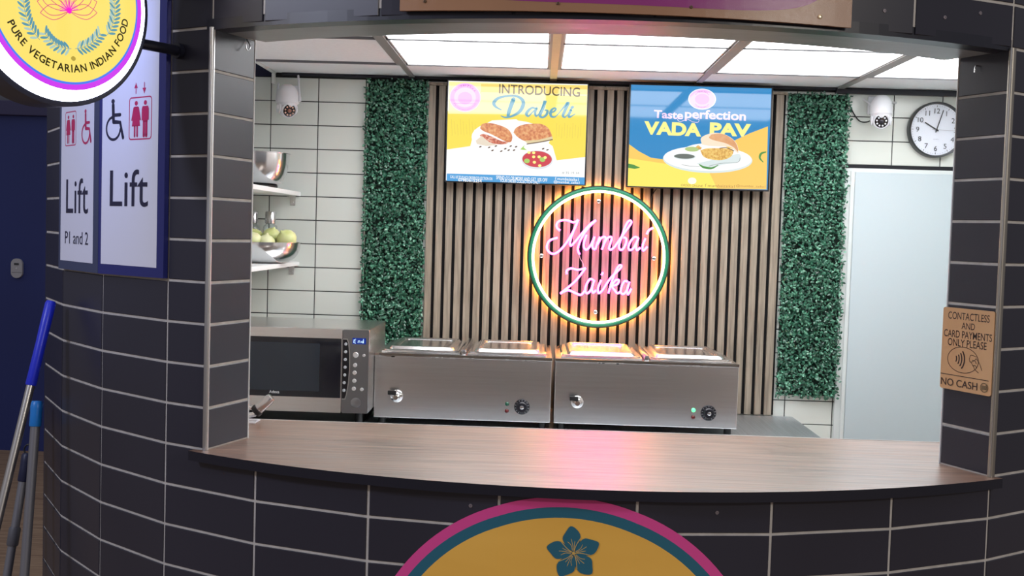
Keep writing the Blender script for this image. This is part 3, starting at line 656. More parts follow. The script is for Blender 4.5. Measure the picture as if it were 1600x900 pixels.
# ------------------------------------------------------------------ security cameras
def sec_cam(x, z, y, face, label, ring_c, ants):
    t = thing('security_camera', P(x, WY, z), label, 'security camera', 'white dome security cameras')
    b = bmesh.new(); bx(b, x - .028, x + .028, WY - .012, WY - .0008, z + .005, z + .085, bev=.006); bx(b, x - .016, x + .016, y + .02, WY - .011, z + .035, z + .06, bev=.006); obj('wall_mount', b, M_whitep, t, True)
    b = bmesh.new(); lathe(b, [(0, .078), (.018, .076), (.032, .066), (.041, .048), (.045, .025), (.045, .008), (.046, .006), (.046, 0), (.043, -.002), (.040, -.012), (.036, -.02), (0, -.02)], (x, y, H + z), seg=40); obj('dome_body', b, M_whitep, t, True)
    f = Vector(face).normalized(); c = Vector((x, y - .004, H + z - .026))
    for sgn in (-1, 1):
        b = bmesh.new()
        sx = Vector((f.y, -f.x, 0)).normalized() * sgn
        lathe(b, [(0, 0), (.020, 0), (.023, .003), (.020, .008), (0, .009)], c + sx * .032, sx, 24)
        bx(b, c.x + sx.x * .036 - .006, c.x + sx.x * .036 + .006, c.y + sx.y * .036 - .012, c.y + sx.y * .036 + .012, c.z - H - .005, z - .012, bev=.003)
        obj('yoke', b, M_whitep, t, True)
    b = bmesh.new(); prof = [(0, -.036)] + [(.036 * sin(q), -.036 * cos(q)) for q in [pi * i / 16 for i in range(1, 11)]] + [(.0335, .022), (.0315, .028), (.029, .030), (.0275, .027), (0, .027)]
    lathe(b, prof, c, f, 36); h = obj('camera_head', b, M_whitep, t, True)
    b = bmesh.new(); lathe(b, [(0, .0275), (.026, .0275), (.0265, .0285), (.025, .029), (0, .029)], c, f, 32); lf = obj('lens_plate', b, mat('lens_black', (26, 24, 26), .2), h, True)
    fx, fy, _ = frame(f)
    for i in range(9):
        th = 2 * pi * i / 9 + .2; p = c + f * .0295 + (fx * cos(th) + fy * sin(th)) * .0185
        b = bmesh.new(); lathe(b, [(.0038, 0), (.0036, .0012), (.002, .0022), (0, .0025)], p, f, 12); obj('infrared_lamp', b, ring_c, h, True)
    b = bmesh.new(); lathe(b, [(.009, .0285), (.009, .031), (.0075, .0325), (.004, .034), (0, .0345)], c, f, 24); obj('lens', b, mat('lens_glass_' + ('warm' if ring_c is MATS.get('led_warm') else 'cold'), (150, 100, 86) if ring_c is MATS.get('led_warm') else (44, 42, 52), .12), h, True)
    for p0, p1 in ants:
        b = bmesh.new(); p0 = Vector(p0); p1 = Vector(p1); d = p1 - p0
        lathe(b, [(.0055, 0), (.0062, .004), (.0062, .018), (.005, .02), (.0045, d.length - .004), (.003, d.length)], p0, d, 14); obj('antenna', b, M_whitep, t, True)
warm = mat('led_warm', (226, 178, 160), .3); cold = mat('led_cold', (214, 216, 222), .3)
sec_cam(-1.072, .510, 4.775, (.55, -.80, -.32), 'white dome security camera on the tiles above the steel bowls', warm, [(P(-1.022, 4.79, .520), P(-1.040, 4.83, .634)), (P(-1.122, 4.80, .520), P(-1.128, 4.85, .60))])
sec_cam(1.406, .533, 4.78, (-.18, -.94, -.28), 'white dome security camera between the hedge and the wall clock', cold, [(P(1.445, 4.80, .585), P(1.492, 4.86, .59)), (P(1.372, 4.80, .572), P(1.352, 4.855, .60))])
b = bmesh.new(); tube(b, [P(x, y, z) for x, y, z in catmull([(1.296, 4.876, .605), (1.30, 4.874, .58), (1.32, 4.872, .54), (1.345, 4.868, .51), (1.37, 4.84, .505), (1.39, 4.83, .52)], 6)], .0028, 8)
tag(obj('camera_cable', b, M_black, None, True), 'black cable curving from the right hedge to the camera beside the clock', 'cable')

# ================================================================== SHELVES, BOWLS, JARS
def shelf(z, label):
    t = thing('wall_shelf', P(-1.33, 4.3, z), label, 'shelf', 'white wall shelves')
    b = bmesh.new(); bx(b, XL + .0005, -1.03, 3.72, WY - .001, z - .018, z, bev=.002); obj('shelf_board', b, M_white, t)
    b = bmesh.new(); bx(b, -1.075, -1.052, WY - .004, WY - .0008, z - .058, z - .0185, bev=.001); bx(b, -1.075, -1.052, WY - .07, WY - .004, z - .0215, z - .0185, bev=.0008); lathe(b, [(.004, 0), (.003, -.002), (0, -.002)], P(-1.0635, WY - .004, z - .045), (0, 1, 0), 10)
    obj('bracket', b, M_alu, t)
    b = bmesh.new(); bx(b, XL + .001, XL + .005, 3.9, 3.93, z - .12, z - .0185); bx(b, XL + .005, -1.12, 3.9, 3.93, z - .0225, z - .0185); obj('bracket', b, M_alu, t)
shelf(.142, 'upper white shelf holding the deep steel mixing bowl'); shelf(-.157, 'lower white shelf holding the steel bowl of pale green onions')
def bowl(x, y, z, R_, hgt, base, label, name, foot=None):
    t = thing(name, P(x, y, z), label, 'bowl')
    prof = []; n = 14
    for i in range(n + 1):
        q = i / n; prof.append((base + (R_ - base) * sqrt(1 - (1 - q) ** 2.2), hgt * q))
    outer = [(0, 0), (base, 0)] + prof[1:] + [(R_ + .006, hgt + .001), (R_ + .006, hgt + .003), (R_ - .001, hgt + .003)]
    inner = [(r - .002, max(h_, .003)) for r, h_ in prof[::-1]][1:] + [(0, .003)]
    off = foot or 0
    b = bmesh.new(); lathe(b, [(r, h_ + off) for r, h_ in outer + inner], P(x, y, z + .0005), seg=56, cap=False); obj('bowl_shell', b, mat('polished_steel', (215, 216, 218), .17, 1), t, True)
    if foot:
        b = bmesh.new(); lathe(b, [(base - .002, 0), (base + .004, .002), (base + .004, off - .001), (base, off)], P(x, y, z + .0003), seg=40); obj('rubber_foot', b, M_black, t, True)
    return t
bowl(-1.150, 4.56, .142, .136, .125, .088, 'deep polished steel mixing bowl with black foot on the upper shelf', 'mixing_bowl', .014)
b = bmesh.new()
for (x0, x1, z0) in ((-1.30, -1.10, .0),):
    vs = bx(b, -1.27, -1.10, 4.18, 4.37, .1425, .1465, bev=.0015)
    bx(b, -1.262, -1.108, 4.19, 4.36, .1465, .152, bev=.002)
tag(obj('plastic_lid', b, M_whitep), 'flat white plastic lid lying on the upper shelf before the mixing bowl', 'lid')
BX, BY, BZ = -1.128, 4.56, -.157
bowl(BX, BY, BZ, .166, .082, .092, 'wide polished steel bowl heaped with pale green onions on the lower shelf', 'serving_bowl')
M_on = noise_mat('pale_onion', [(196, 206, 128), (216, 222, 160), (232, 234, 190)], nscale=14, rough=.35)
ons = [(.118, -.02, .098, .040, 'pale green peeled onion at the right edge of the heaped steel bowl'), (-.005, -.075, .088, .036, 'pale green onion at the front middle of the heaped steel bowl'),
       (-.075, -.06, .090, .038, 'pale green onion at the front left of the heaped steel bowl'), (.045, -.06, .080, .036, 'pale green onion low at the front of the steel bowl, beside the rightmost'),
       (.045, .03, .105, .038, 'pale green onion on top in the middle of the heaped steel bowl'), (-.03, .05, .098, .038, 'pale green onion at the back of the heaped steel bowl below the jars'),
       (-.10, .02, .100, .038, 'pale green onion at the far left of the heaped steel bowl'), (.085, .07, .088, .036, 'pale green onion at the back right of the heaped steel bowl'), (.0, -.01, .048, .038, 'pale green onion buried under the others in the steel bowl')]
for dx, dy, dz, r, lb in ons:
    b = bmesh.new(); c = P(BX + dx, BY + dy, BZ + dz)
    lathe(b, [(0, -r * .92), (r * .22, -r * .95), (r * .6, -r * .78), (r * .95, -r * .3), (r * 1.02, .05 * r), (r * .88, r * .5), (r * .55, r * .82), (r * .2, r * .95), (r * .1, r * 1.12), (r * .05, r * 1.16), (0, r * 1.16)], c, (random.uniform(-.7, .7), random.uniform(-.8, .2), 1), 24)
    tag(obj('onion', b, M_on, None, True), lb, 'onion', 'onions in the steel bowl')
def jar(x, y, z, fill, label):
    t = thing('glass_jar', P(x, y, z), label, 'jar', 'glass jars on the lower shelf')
    b = bmesh.new(); lathe(b, [(0, 0), (.029, 0), (.032, .003), (.032, .132), (.029, .148), (.019, .158), (.018, .168), (.016, .168), (.017, .157), (.027, .146), (.0298, .131), (.0298, .006), (0, .006)], P(x, y, z + .0005), seg=36, cap=False); obj('jar_glass', b, clear_mat('jar_glass', (.95, .97, .97), .82), t, True)
    b = bmesh.new(); lathe(b, [(.020, .158), (.0225, .160), (.0225, .206), (.020, .210), (0, .210)], P(x, y, z), seg=32); obj('lid', b, M_satin, t, True)
    if fill:
        b = bmesh.new(); lathe(b, [(0, .0065), (.0292, .0065), (.0292, .126), (.02, .134), (0, .137)], P(x, y, z), seg=32); obj('contents', b, fill, t, True)
jar(-1.218, 4.81, BZ, noise_mat('orange_snack', [(196, 120, 50), (232, 176, 80), (244, 214, 150)], nscale=90, rough=.6, bump=.6), 'glass jar of orange lentils with steel lid, left behind the onion bowl')
jar(-1.143, 4.815, BZ, None, 'empty clear glass jar with steel lid, right behind the onion bowl')

# ================================================================== MICROWAVE
t = thing('microwave_oven', P(-.87, 4.35, ZB), 'stainless steel microwave oven with black glass door and blue display', 'microwave')
MX0, MX1, MY, MZ0, MZ1 = -1.17, -.612, 4.15, -.690, -.379
b = bmesh.new(); bx(b, MX0, MX1, MY + .012, 4.60, MZ0, MZ1, bev=.004); obj('casing', b, M_steel, t)
DX = -.7095
def mfn(u, v, w_): return Vector((u, MY - w_, H + v))
plate('door', rr_pts(MX0, MZ0 + .001, DX - .001, MZ1 - .001, .003), .0115, mfn, M_steel, t); door = bpy.data.objects['door']
plate('door_glass', rr_pts(MX0 + .05, -.634, DX - .004, -.414, .002), .003, lambda u, v, w_: Vector((u, MY - .0025 - w_, H + v)), mat('black_glass', (18, 22, 34), .06, spec=.6), door)
plate('door_window', rr_pts(MX0 + .07, -.612, -.792, -.434, .003), .0006, lambda u, v, w_: Vector((u, MY - .0032 - w_, H + v)), mat('window_mesh', (36, 46, 58), .12, spec=.6), door)
a = Art(); a.text('Adexa', -.977, -.6235, -.939, -.6125, mat('logo_silver', (220, 224, 228), .3), bold=.02); a.build('maker_logo', lambda u, v, w_: Vector((u, MY - .0027 - w_, H + v)), door)
plate('control_panel', rr_pts(DX + .001, MZ0 + .001, MX1, MZ1 - .001, .006), .0115, mfn, mat('panel_steel', (142, 144, 148), .35, 1), t); cp = bpy.data.objects['control_panel']
sp = [(DX + .002, -.4165), (DX + .016, -.4165), (DX + .022, -.430), (DX + .026, -.47), (DX + .027, -.52), (DX + .024, -.575), (DX + .017, -.622), (DX + .012, -.6355), (DX + .002, -.6355)]
plate('strip_border', [(u + (.003 if u > DX + .01 else 0), v + (.003 if v > -.42 else (-.003 if v < -.63 else 0))) for u, v in sp], .001, lambda u, v, w_: mfn(u, v, w_ + .001), M_alu, cp)
plate('button_strip', sp, .001, lambda u, v, w_: mfn(u, v, w_ + .0018), mat('strip_black', (22, 22, 28), .25), cp)
for i in range(7):
    z = -.433 - i * .0286; x = -.6965 - .0004 * i - (.001 if i > 4 else 0)
    b = bmesh.new(); lathe(b, [(.0058, 0), (.0058, .0015), (.0048, .0025), (0, .0025)], P(x, MY - .0018, z), (0, -1, 0), 16); obj('menu_button', b, mat('button_grey', (186, 190, 196), .35), cp, True)
a = Art(); a.rrect(-.673, -.4325, -.6225, -.4095, .001, scr('lcd', (24, 60, 170), .6)); Md = scr('lcd_text', (190, 225, 255), 1.3)
a.stroke([(-.661, -.4145), (-.667, -.4165), (-.668, -.4265), (-.661, -.4285)], .0024, Md, smooth=0); a.stroke([(-.667, -.421), (-.662, -.421)], .002, Md, smooth=0)
a.stroke([(-.652, -.4265), (-.651, -.420), (-.646, -.420), (-.645, -.4265)], .0022, Md, smooth=2)
a.stroke([(-.632, -.4135), (-.632, -.4275)], .0022, Md, smooth=0); a.ring(-.636, -.4235, .0045, .004, .002, Md, n=20)
a.build('display', lambda u, v, w_: mfn(u, v, w_ + .0006), cp)
for x, z, r in ((-.6595, -.472, .0105), (-.629, -.473, .0055), (-.661, -.510, .0075), (-.662, -.538, .0075), (-.6625, -.568, .0075), (-.6635, -.5975, .0075), (-.634, -.599, .0065)):
    b = bmesh.new(); lathe(b, [(r, 0), (r, .004), (r * .85, .006), (0, .0062)], P(x, MY, z), (0, -1, 0), 24); obj('push_button', b, mat('button_satin', (232, 232, 234), .38, .6), cp, True)
b = bmesh.new(); lathe(b, [(.0185, 0), (.0185, .0012), (.017, .0018), (0, .0018)], P(-.6555, MY, -.6495), (0, -1, 0), 32); obj('start_button', b, mat('start_steel', (158, 160, 164), .3, 1), cp, True)
for x in (MX0 + .05, MX1 - .04):
    for y in (MY + .05, 4.55):
        b = bmesh.new(); lathe(b, [(.014, 0), (.016, .004), (.014, MZ0 - ZB - .024)], P(x, y, ZB + .024), seg=16); obj('foot', b, M_black, t, True)
b = bmesh.new(); bx(b, -1.29, -.655, 4.02, 4.66, ZB + .0005, ZB + .0235, bev=.003); tag(obj('black_board', b, mat('board_black', (16, 16, 22), .5)), 'flat black board under the microwave on the steel bench', 'board')

# ================================================================== BAIN-MARIES
def bain(x0, x1, label, green_on):
    t = thing('food_warmer', P((x0 + x1) / 2, 4.54, ZB), label, 'food warmer', 'bain marie food warmers')
    y0, y1, z0, z1 = 4.30, 4.79, -.726, -.478
    b = bmesh.new(); bx(b, x0, x1, y0, y1, z0, z1, bev=.003); obj('body', b, M_steel, t)
    b = bmesh.new(); bx(b, x0 - .001, x1 + .001, y0 - .002, y0 + .006, z1 - .012, z1 + .001, bev=.001)
    for i in range(16):                                    # small lumps put in for the line of reflection along the lip
        x = x0 + .03 + (x1 - x0 - .06) * random.random(); bx(b, x, x + random.uniform(.006, .024), y0 - .0026, y0, z1 - .012 - random.uniform(.001, .004), z1 - .010, bev=.0006)
    obj('top_lip', b, M_chrome, t)
    xm = (x0 + x1) / 2
    for a0, a1, ok in ((x0 + .022, xm - .014, 0), (xm + .014, x1 - .022, 1)):
        b = bmesh.new()
        for q in ((a0, a1, y0 + .03, y0 + .045), (a0, a1, y1 - .045, y1 - .03), (a0, a0 + .015, y0 + .045, y1 - .045), (a1 - .015, a1, y0 + .045, y1 - .045)): bx(b, *q, z1 + .0005, z1 + .007, bev=.0025)
        p = obj('pan_rim', b, M_chrome, t, True)
        b = bmesh.new(); u0, u1, v0, v1 = a0 + .006, a1 - .006, y0 + .036, y1 - .036
        rg = []
        for ins, z in ((0, .0072), (0, .0105), (.004, .0125), (.012, .0115), (.018, .0120), (.024, .0215), (.030, .0240), (.038, .0225), (.046, .013), (.056, .0122), (.064, .016), (.075, .017)):
            rg.append([b.verts.new((x, y, H + z1 + z)) for x, y in rr_pts(u0 + ins, v0 + ins, u1 - ins, v1 - ins, max(.03 - ins * .4, .006), 5)])
        for r1, r2 in zip(rg, rg[1:]):
            n = len(r1)
            for i in range(n): b.faces.new((r1[i], r1[(i + 1) % n], r2[(i + 1) % n], r2[i]))
        b.faces.new(rg[-1]); b.faces.new(rg[0][::-1]); obj('pan_lid', b, mat('lid_steel', (228, 228, 228), .24, 1), t, True)
    b = bmesh.new(); bx(b, xm - .009, xm + .009, y0 + .01, y1 - .01, z1 + .0005, z1 + .021, bev=.003); obj('divider_bar', b, M_satin, t, True)
    # drain valve
    vx, vz = x0 + .088, -.642
    b = bmesh.new(); lathe(b, [(0, 0), (.022, 0), (.0235, .003), (.020, .006), (.012, .007), (.012, .02), (.0135, .022), (.0135, .034), (.009, .036), (.009, .039), (0, .039)], P(vx, y0 - .0002, vz), (0, -1, 0), 28)
    tube(b, [P(vx + .0165 * cos(q), y0 - .022, vz + .0165 * sin(q)) for q in [radians(-100 + 20 * i) for i in range(12)]], .0032, 8); v = obj('drain_valve', b, M_chrome, t, True)
    b = bmesh.new(); bx(b, vx - .030, vx + .002, y0 - .042, y0 - .030, vz + .010, vz + .026, bev=.002); obj('valve_lever', b, M_black, v, True)
    dx, dz = x1 - .109, -.667
    b = bmesh.new(); lathe(b, [(0, 0), (.0295, 0), (.0295, .004), (.027, .006), (.0215, .0065), (.019, .020), (.017, .022), (0, .022)], P(dx, y0, dz), (0, -1, 0), 40); d = obj('thermostat_dial', b, mat('dial_black', (26, 26, 34), .3), t, True)
    a = Art(); Mi = mat('dial_ink', (205, 208, 214), .4)
    for i in range(13):
        th = radians(-60 + 25 * i); a.stroke([(.0235 * cos(th), .0235 * sin(th)), (.0262 * cos(th), .0262 * sin(th))], .0016, Mi, smooth=0)
    a.build('dial_scale', lambda u, v_, w_: P(dx + u, y0 - .0066 - w_, dz + v_), d)
    b = bmesh.new(); lathe(b, [(.0075, 0), (.0075, .0015), (.005, .0025), (0, .0025)], P(dx, y0 - .022, dz), (0, -1, 0), 20); obj('dial_cap', b, M_chrome, d, True)
    for zz, m in ((-.658, mat('lamp_green_on', (90, 235, 150), .3, emit=1.2, emit_rgb=(100, 245, 160)) if green_on else mat('lamp_green', (24, 84, 62), .15)), (-.685, mat('lamp_red', (96, 22, 26), .15))):
        b = bmesh.new(); lathe(b, [(.0078, 0), (.0078, .003), (.0062, .0055), (.003, .0075), (0, .008)], P(x1 - .166, y0, zz), (0, -1, 0), 20); o = obj('indicator_lamp', b, m, t, True); o['label'] = ('lit green' if green_on else 'dark green') + ' indicator lamp' if zz > -.67 else 'red indicator lamp'
    for x in (x0 + .03, x1 - .03):
        for y in (y0 + .03, y1 - .04):
            b = bmesh.new(); lathe(b, [(.012, 0), (.014, .003), (.014, z0 - ZB)], P(x, y, ZB), seg=16); obj('foot', b, M_black, t, True)
bain(-.6105, .066, 'stainless steel food warmer next to the microwave, indicator lamps unlit', False)
bain(.079, .775, 'stainless steel food warmer with lit green lamp, right of the other warmer', True)

# tongs lying on the counter corner by the left pillar
t = thing('serving_tongs', P(-.80, 3.13, ZA), 'chrome serving tongs with black ring at the back left corner of the counter', 'tongs')
for k, (zz, yy) in enumerate(((.0125, 3.135), (.044, 3.128))):
    b = bmesh.new(); pts = catmull([(-1.0, yy, ZA + zz + (.004 if k else -.001)), (-.90, yy, ZA + zz + (.003 if k else 0)), (-.82, yy, ZA + zz), (-.775, 3.131, ZA + (.020 if k == 0 else .036))], 6)
    tube(b, [P(*p) for p in pts], [.0085 if i < 8 else .0085 - .00015 * (i - 8) for i in range(len(pts))], 10); obj('arm', b, M_chrome, t, True)
b = bmesh.new(); lathe(b, [(.0155, 0), (.0175, .002), (.0175, .011), (.0155, .013)], P(-.776, 3.131, ZA + .026), (.75, 0, .66), 24); obj('locking_ring', b, M_black, t, True)
b = bmesh.new(); lathe(b, [(.012, -.004), (.0145, 0), (.0145, .044), (.012, .052), (0, .054)], P(-.768, 3.131, ZA + .033), (.72, 0, .69), 24); obj('hinge_cap', b, M_satin, t, True)
b = bmesh.new(); bx(b, -.90, -.765, 3.09, 3.15, ZA, ZA + .004, bev=.001); tag(obj('tray_card', b, M_whitep), 'small white card on the counter under the chrome tongs', 'card')

# ================================================================== SIGNS ON THE FRONT
def facet_fn(k, off=0.0):
    A = fac(k); B = fac(k + .99999); d = (B - A).normalized(); n = ((A + B) / 2 - Vector((CX, CY))).normalized()
    return lambda u, v, w_: Vector((A.x + d.x * u + n.x * (w_ + off), A.y + d.y * u + n.y * (w_ + off), H + v))
Msf = mat('sign_frame_navy', (34, 40, 112), .3); Msf2 = mat('sign_frame_slate', (58, 68, 100), .3)
Mpan = mat('sign_panel_white', (230, 232, 244), .35); Mink = mat('sign_ink_navy', (30, 30, 62), .4); Mcr = mat('sign_crimson', (196, 34, 96), .4)
def wheelchair(a, u, v, w_, h, m):
    """u,v lower-left corner of the pictogram box"""
    f = lambda x, y: (u + x * w_, v + y * h)
    a.ell(*f(.36, .93), w_ * .10, h * .055, m, n=20)
    a.stroke([(*f(.37, .84), w_ * .16), (*f(.40, .45), w_ * .16)], .01, m, smooth=0)
    a.stroke([f(.40, .60), f(.78, .60)], w_ * .11, m, smooth=0)
    a.stroke([f(.40, .44), f(.78, .42), f(.95, .06)], w_ * .13, m, smooth=0)
    th = [radians(100 + 19.5 * i) for i in range(14)]
    a.stroke([f(.40 + .40 * cos(q), .29 + .27 * sin(q)) for q in th], w_ * .085, m, smooth=2)
def person_pic(a, u, v, w_, h, m, skirt):
    f = lambda x, y: (u + x * w_, v + y * h)
    a.ell(*f(.5, .93), w_ * .17, h * .065, m, n=18)
    if skirt:
        a.poly([f(.3, .84), f(.7, .84), f(.95, .30), f(.05, .30)], m)
        a.stroke([f(.26, .80), f(.05, .48)], w_ * .13, m, smooth=0); a.stroke([f(.74, .80), f(.95, .48)], w_ * .13, m, smooth=0)
        for x in (.36, .64): a.stroke([f(x, .32), f(x, .03)], w_ * .17, m, smooth=0)
    else:
        a.poly(T(lambda x, y: f(x, y), [(.1, .76), (.2, .84), (.8, .84), (.9, .76), (.9, .45), (.78, .45), (.76, .4), (.24, .4), (.22, .45), (.1, .45)]), m)
        for x in (.36, .64): a.stroke([f(x, .44), f(x, .03)], w_ * .24, m, smooth=0)
def rr_ring(a, u0, v0, u1, v1, r, wd, m):
    o_ = rr_pts(u0, v0, u1, v1, r); i_ = rr_pts(u0 + wd, v0 + wd, u1 - wd, v1 - wd, max(r - wd, .001)); n = len(o_)
    a.raw(o_ + i_, [(i, (i + 1) % n, n + (i + 1) % n, n + i) for i in range(n)], m)
ZS1 = ZA + 12 * ROW - .003
# big lift sign
t = thing('lift_sign', Vector((*(fac(1.5, .02)), H - .142)), 'large white Lift sign with navy frame, wheelchair and red figures', 'sign', 'lift signs on the tiles')
fn = facet_fn(1)
plate('frame', [(-.002, -.1435), (.3035, -.1415), (.3035, ZS1), (-.002, ZS1)], .012, lambda u, v, w_: fn(u, v, w_ + .0125), Msf, t)
a = Art(); a.rect(.012, -.117, .273, ZS1 - .015, Mpan)
wheelchair(a, .033, .203, .084, .108, Mink)
rr_ring(a, .140, .2015, .244, .309, .010, .0032, Mcr); person_pic(a, .152, .2085, .042, .091, Mcr, True); person_pic(a, .195, .2085, .040, .091, Mcr, False)
for u, up in ((.1715, 1), (.2095, -1)):
    a.stroke([(u, .318), (u, .343)], .003, Mcr, smooth=0); tip = .344 if up > 0 else .317
    a.poly([(u, tip), (u - .008, tip - up * .013), (u + .008, tip - up * .013)], Mcr)
a.text('Lift', .054, .0345, .232, .126, Mink, ref='L')
a.build('panel', lambda u, v, w_: fn(u, v, w_ + .0127), t)
t = thing('lift_sign', Vector((*(fac(.5, .02)), H - .144)), 'narrow white Lift sign reading P1 and 2, beside the dark blue wall', 'sign', 'lift signs on the tiles')
fn0 = facet_fn(0)
plate('frame', [(.0, -.1435), (.3010, -.1435), (.3010, ZS1), (.0, ZS1)], .012, lambda u, v, w_: fn0(u, v, w_ + .0125), Msf2, t)
a = Art(); a.rect(.015, -.119, .264, ZS1 - .015, Mpan)
rr_ring(a, .045, .199, .131, .294, .009, .003, Mcr); person_pic(a, .052, .206, .036, .078, Mcr, True); person_pic(a, .091, .206, .034, .078, Mcr, False)
wheelchair(a, .176, .200, .070, .094, Mcr)
a.text('Lift', .059, .0140, .227, .107, Mink, ref='L'); a.text('P1 and 2', .053, -.0705, .230, -.037, Mink, ref='P1')
a.build('panel', lambda u, v, w_: fn0(u, v, w_ + .0127), t)

# payment sign on the right reveal
A_ = Vector((1.02016565, 2.8790344)); B_ = Vector((1.09762553, 2.71329093)); dR = (B_ - A_).normalized(); nR = Vector((dR.y, -dR.x))
if nR.x > 0: nR = -nR
pfn = lambda u, v, w_: Vector((A_.x + dR.x * u + nR.x * (w_ + .010), A_.y + dR.y * u + nR.y * (w_ + .010), H + v))
t = thing('payment_sign', pfn(.1, -.26, 0), 'tan plaque reading CONTACTLESS AND CARD PAYMENTS ONLY PLEASE on the right pillar', 'sign')
Mtan = noise_mat('tan_plastic', [(208, 162, 116), (222, 180, 134)], nscale=3, rough=.35); Mbk = mat('print_brown', (52, 34, 32), .5); Mol = mat('print_olive', (122, 100, 70), .5)
plate('board', rr_pts(.018, -.359, .180, -.156, .006), .003, pfn, Mtan, t)
a = Art()
for s_, u0, v0, u1, v1 in (('CONTACTLESS', .035, -.184, .166, -.166), ('AND', .080, -.206, .122, -.190), ('CARD PAYMENTS', .024, -.229, .176, -.211), ('ONLY PLEASE', .038, -.250, .161, -.232)): a.text(s_, u0, v0, u1, v1, Mbk, bold=.004)
a.ring(.089, -.282, .050, .0325, .0016, Mbk)
for i, (r, q) in enumerate(((.007, 26), (.013, 32), (.019, 36), (.025, 40))):
    a.stroke([(.062 + i * .0025 + r * cos(radians(z)) , -.281 + (r + .004) * sin(radians(z))) for z in range(-q - 6, q + 7, 8)], .0036, Mbk, smooth=0)
a.poly([(.110, -.274), (.116, -.266), (.133, -.269), (.136, -.276), (.122, -.284)], Mtan); a.stroke([(.110, -.276), (.115, -.267), (.132, -.270)], .0014, Mbk); a.stroke([(.110, -.276), (.113, -.284), (.124, -.280), (.131, -.274)], .0014, Mbk)
a.stroke([(.114, -.283), (.124, -.294), (.128, -.300), (.140, -.307)], .0014, Mbk); a.stroke([(.131, -.273), (.143, -.286), (.150, -.300)], .0014, Mbk); a.stroke([(.122, -.292), (.130, -.291), (.134, -.297)], .0014, Mbk); a.stroke([(.119, -.279), (.128, -.280), (.132, -.286)], .0014, Mbk)
a.stroke([(.020, -.3225), (.172, -.3225)], .0016, Mbk, smooth=0)
a.text('NO CASH', .022, -.350, .139, -.332, Mbk, bold=.004)
a.ring(.160, -.3405, .0125, .0115, .0022, Mol); a.rrect(.1515, -.3455, .1685, -.3355, .002, Mol); a.stroke([(.152, -.3485), (.168, -.3325)], .0018, Mol, smooth=0)
a.build('print', lambda u, v, w_: pfn(u, v, w_ + .0002), t)

# header sign board (curved)
RB = R0 + .010
bfn = lambda u, v, w_: Vector((*cyl(u / RB, RB + w_ + .004), H + v))
t = thing('header_sign', bfn(0, .475, 0), 'long tan sign board with magenta oval fixed above the serving hatch', 'sign')
ub = [radians(-14.2) * RB, radians(16.05) * RB]; cutsB = [ub[0] + (ub[1] - ub[0]) * i / 24 for i in range(1, 24)]
Mcop = noise_mat('copper_board', [(150, 110, 80), (166, 124, 92)], nscale=2, rough=.38, bump=0)
Mmag = noise_mat('magenta_vinyl', [(136, 44, 112), (150, 52, 124)], nscale=2, rough=.30)
for mm_ in (Mcop, Mmag):                                   # fine sparkle of the foil surface
    n_, l_, b_ = nodes(mm_); tc_ = n_.new('ShaderNodeTexCoord'); vz = n_.new('ShaderNodeTexNoise'); vz.inputs['Scale'].default_value = 900; bp = n_.new('ShaderNodeBump'); bp.inputs['Strength'].default_value = .4; bp.inputs['Distance'].default_value = .0006; b_.inputs['Specular IOR Level'].default_value = .55; b_.inputs['Roughness'].default_value = .24
    l_.new(tc_.outputs['Object'], vz.inputs['Vector']); l_.new(vz.outputs[0], bp.inputs['Height']); l_.new(bp.outputs[0], b_.inputs['Normal'])
plate('board', [(ub[0], .473), (ub[1], .4645), (ub[1], .82), (ub[0], .82)], .008, bfn, Mcop, t, cutsB)
a = Art(); uc = .035
a.poly([(uc + .440 * math.copysign(abs(cos(q)) ** .42, cos(q)), .650 + .163 * math.copysign(abs(sin(q)) ** .42, sin(q)) - .006 * math.copysign(abs(cos(q)) ** .42, cos(q))) for q in [2 * pi * i / 128 for i in range(128)]], Mmag)
a.build('oval_print', lambda u, v, w_: bfn(u, v, w_ + .0003), t, cuts=cutsB)
for d_, z_ in ((-12.45, .492), (-3.6, .487), (5.0, .487), (13.75, .483)):
    b = bmesh.new(); p = bfn(radians(d_) * RB, z_, 0); n_ = Vector((sin(radians(d_)), -cos(radians(d_)), 0)); br = d_ > 10
    lathe(b, [(.0055 if br else .0038, 0), (.005 if br else .0034, .002), (.0018, .0026), (.0016, .0012), (0, .0012)], p, n_, 18); o = obj('screw', b, mat('screw_bright', (225, 200, 165), .25, 1) if br else mat('screw_dark', (110, 88, 70), .4, .6), t, True)

# round decal on the tiles below the counter
kk = [k for k in range(-4, 14)]
cum = 5.5
LF = (fac(1) - fac(0)).length
def dfn(u, v, w_):
    k = 5.5 + u / LF; i = math.floor(k); A, B = cyl(ang(i), R0), cyl(ang(i + 1), R0); p = A.lerp(B, k - i); n = ((A + B) / 2 - Vector((CX, CY))).normalized()
    return Vector((p.x + n.x * (w_ + .0012), p.y + n.y * (w_ + .0012), H + v))
u0 = (kang(radians(-2.05)) - 5.5) * LF; vc, rD = -1.034, .457
t = thing('round_decal', dfn(u0, vc, 0), 'large round yellow decal with magenta and teal rings and flower below the counter', 'decal')
cuts = [(k - 5.5) * LF for k in range(2, 10)]
Mor = noise_mat('decal_orange', [(240, 184, 78), (248, 194, 88)], scale=(1, 1, 4), nscale=2, rough=.4); Mte = mat('decal_teal', (38, 104, 126), .4); Mma = mat('decal_magenta', (228, 76, 154), .4); Mve = mat('decal_vein', (214, 176, 96), .4)
a = Art(); a.ell(u0, vc, rD, rD, Mma, n=128); a.ell(u0, vc, rD - .0225, rD - .0225, Mte, n=128); a.ell(u0, vc, rD - .046, rD - .046, Mor, n=128)
a.build('rings', dfn, t, cuts=cuts)
a = Art(); fu, fv = (kang(radians(-1.48)) - 5.5) * LF + .002, -.700
